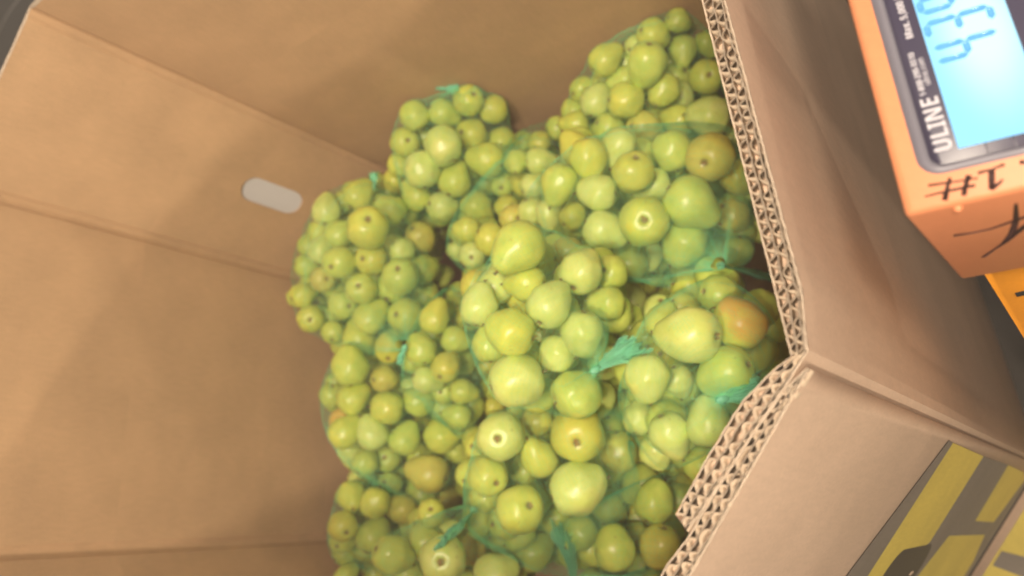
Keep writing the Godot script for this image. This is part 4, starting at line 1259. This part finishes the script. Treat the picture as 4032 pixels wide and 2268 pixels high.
func build_post() -> void:
	var o := thing("indicator_post", "yellow painted steel post under the orange indicator, marked with short dark lines", "post", Vector3(0.0845, 0.0, -0.0808))
	var ex := Vector3(0.8595, 0, -0.5111)
	var ez := Vector3(0.5111, 0, 0.8595)
	var p := put("post_tube", beam(Vector3.ZERO, ex * 0.07, Vector3(0, RIM - 0.02, 0), ez * 0.06, 0.004), M.post, o)
	for y in [RIM - 0.155, RIM - 0.215]:
		put("dark_mark", beam(ez * 0.009 - ex * 0.0006 + Vector3(0, y, 0), ex * 0.002, Vector3(0, 0.009, 0), ez * 0.03, 0.0003), M.dark, p)
	put("base_plate", beam(Vector3(-0.01, 0.0, 0.0) - ez * 0.01, ex * 0.12, Vector3(0, 0.01, 0), ez * 0.1, 0.004), M.post, o)

# ------------------------------------------------------------------
func _ready() -> void:
	rng.seed = 20240611
	var cam := Camera3D.new()
	cam.name = "camera"
	cam.transform = Transform3D(Basis(Vector3(0.3287, -0.6091, 0.7218), Vector3(0.9444, 0.2120, -0.2512), Vector3(0.0, 0.7643, 0.6449)).orthonormalized(), Vector3(0, RIM + 0.35, 0))
	var att := CameraAttributesPhysical.new()
	att.frustum_focal_length = 32.04
	att.exposure_aperture = 7.5
	att.frustum_focus_distance = 0.52
	att.frustum_far = 60.0
	att.frustum_near = 0.02
	cam.attributes = att
	cam.fov = 41.06
	cam.near = 0.02
	cam.far = 60.0
	add_child(cam)
	cam.current = true
	var we := WorldEnvironment.new()
	var env := Environment.new()
	env.background_mode = Environment.BG_COLOR
	env.background_color = Color(0.50, 0.48, 0.47)
	env.background_energy_multiplier = 1.0
	env.tonemap_mode = Environment.TONE_MAPPER_LINEAR
	env.tonemap_exposure = 1.0
	env.sdfgi_enabled = true
	env.ssao_enabled = true
	env.ssil_enabled = true
	env.fog_enabled = true
	env.fog_density = 0.07  # thin fog added in place of a soft lens veil
	env.fog_light_color = Color(0.95, 0.92, 0.88)
	we.environment = env
	add_child(we)
	# hall lamps: one far behind to the left, one far to the right, one high behind the camera, and an unseen nearer one added to brighten the near wall
	for l in [[Vector3(-3.354, RIM + 2.204, 4.616), 16.0, 0.13], [Vector3(5.398, RIM + 2.598, 1.346), 5.2, 0.13], [Vector3(-0.80, RIM + 3.09, 1.06), 9.5, 0.16], [Vector3(0.1, RIM + 1.55, 0.5), 3.7, 0.12]]:
		var lamp := OmniLight3D.new()
		lamp.position = l[0]
		lamp.light_energy = l[1]
		lamp.light_size = l[2]
		lamp.light_color = Color(1.0, 0.93, 0.84)
		lamp.omni_range = 20.0
		lamp.omni_attenuation = 2.0
		lamp.shadow_enabled = true
		add_child(lamp)
	make_materials()

	# the setting
	var st := surf()
	quad(st, Vector3(-40, -0.005, 40), Vector3(40, -0.005, 40), Vector3(40, -0.005, -40), Vector3(-40, -0.005, -40))
	var ground := put("floor", done(st), M.floor, self)
	ground.set_meta("kind", "structure")
	tag(ground, "dark concrete floor beyond the far rim of the bin", "floor")
	build_bin()
	build_indicator()
	build_post()
	var strap := surf()
	strap.set_smooth_group(0)
	for s in 2:
		for i in 24:
			var p := []
			for k in [i, i + 1]:
				var a: float = -0.6 + 2.2 * k / 24.0
				p.append(Vector3(0.45 + s * 0.10 + 0.42 * sin(a) , 0.02, -5.6 - s * 0.35 - 0.75 * cos(a)))
			quad(strap, p[0], p[1], p[1] + Vector3(0.012, 0.012, 0.012), p[0] + Vector3(0.012, 0.012, 0.012))
	tag(put("plastic_strap", done(strap), M.strap, self), "pale loop of plastic strap on the dark floor beyond the far rim", "strap")
	var sheet := thing("white_sheet", "white plastic sheet seen through the hand hole of the far wall", "sheet", Vector3(0.0409, RIM - 0.50, -1.3925))
	var sm := put("sheet_face", beam(Vector3(-0.12, -0.14, -0.0364), Vector3(0.22, 0, 0.0667), Vector3(0, 0.28, 0), Vector3(0.00087, 0, -0.00287), 0.0003), M.sheet, sheet)

	# pears, then the nets round them
	for v in 5:
		bodies.append(pear_mesh(v))
		stems.append(stem_mesh([1.24, 1.36, 1.08, 1.46, 1.30][v], [0.12, -0.1, 0.2, 0.05, -0.18][v]))
	eye = calyx_mesh()
	for b in BAGS:
		for p in BAGS[b].pears: build_pear(p)
	var mm := MultiMesh.new()
	mm.transform_format = MultiMesh.TRANSFORM_3D
	mm.mesh = bodies[2]
	mm.instance_count = BURIED.size() / 3
	for i in mm.instance_count:
		var at := Vector3(BURIED[i * 3], BURIED[i * 3 + 1], BURIED[i * 3 + 2]) * 0.001
		mm.set_instance_transform(i, Transform3D(pear_basis(Vector3(rng.randfn(), rng.randfn(), rng.randfn()), rng.randf() * TAU).scaled(Vector3.ONE * 0.0215), at))
	var pile := MultiMeshInstance3D.new()
	pile.name = "buried_pears"
	pile.multimesh = mm
	pile.material_override = M.skin.d
	add_child(pile)
	tag(pile, "shaded pears buried under the bags, glimpsed through the gaps", "pears", "", "stuff")
	for b in BAGS: build_net(b, BAGS[b])
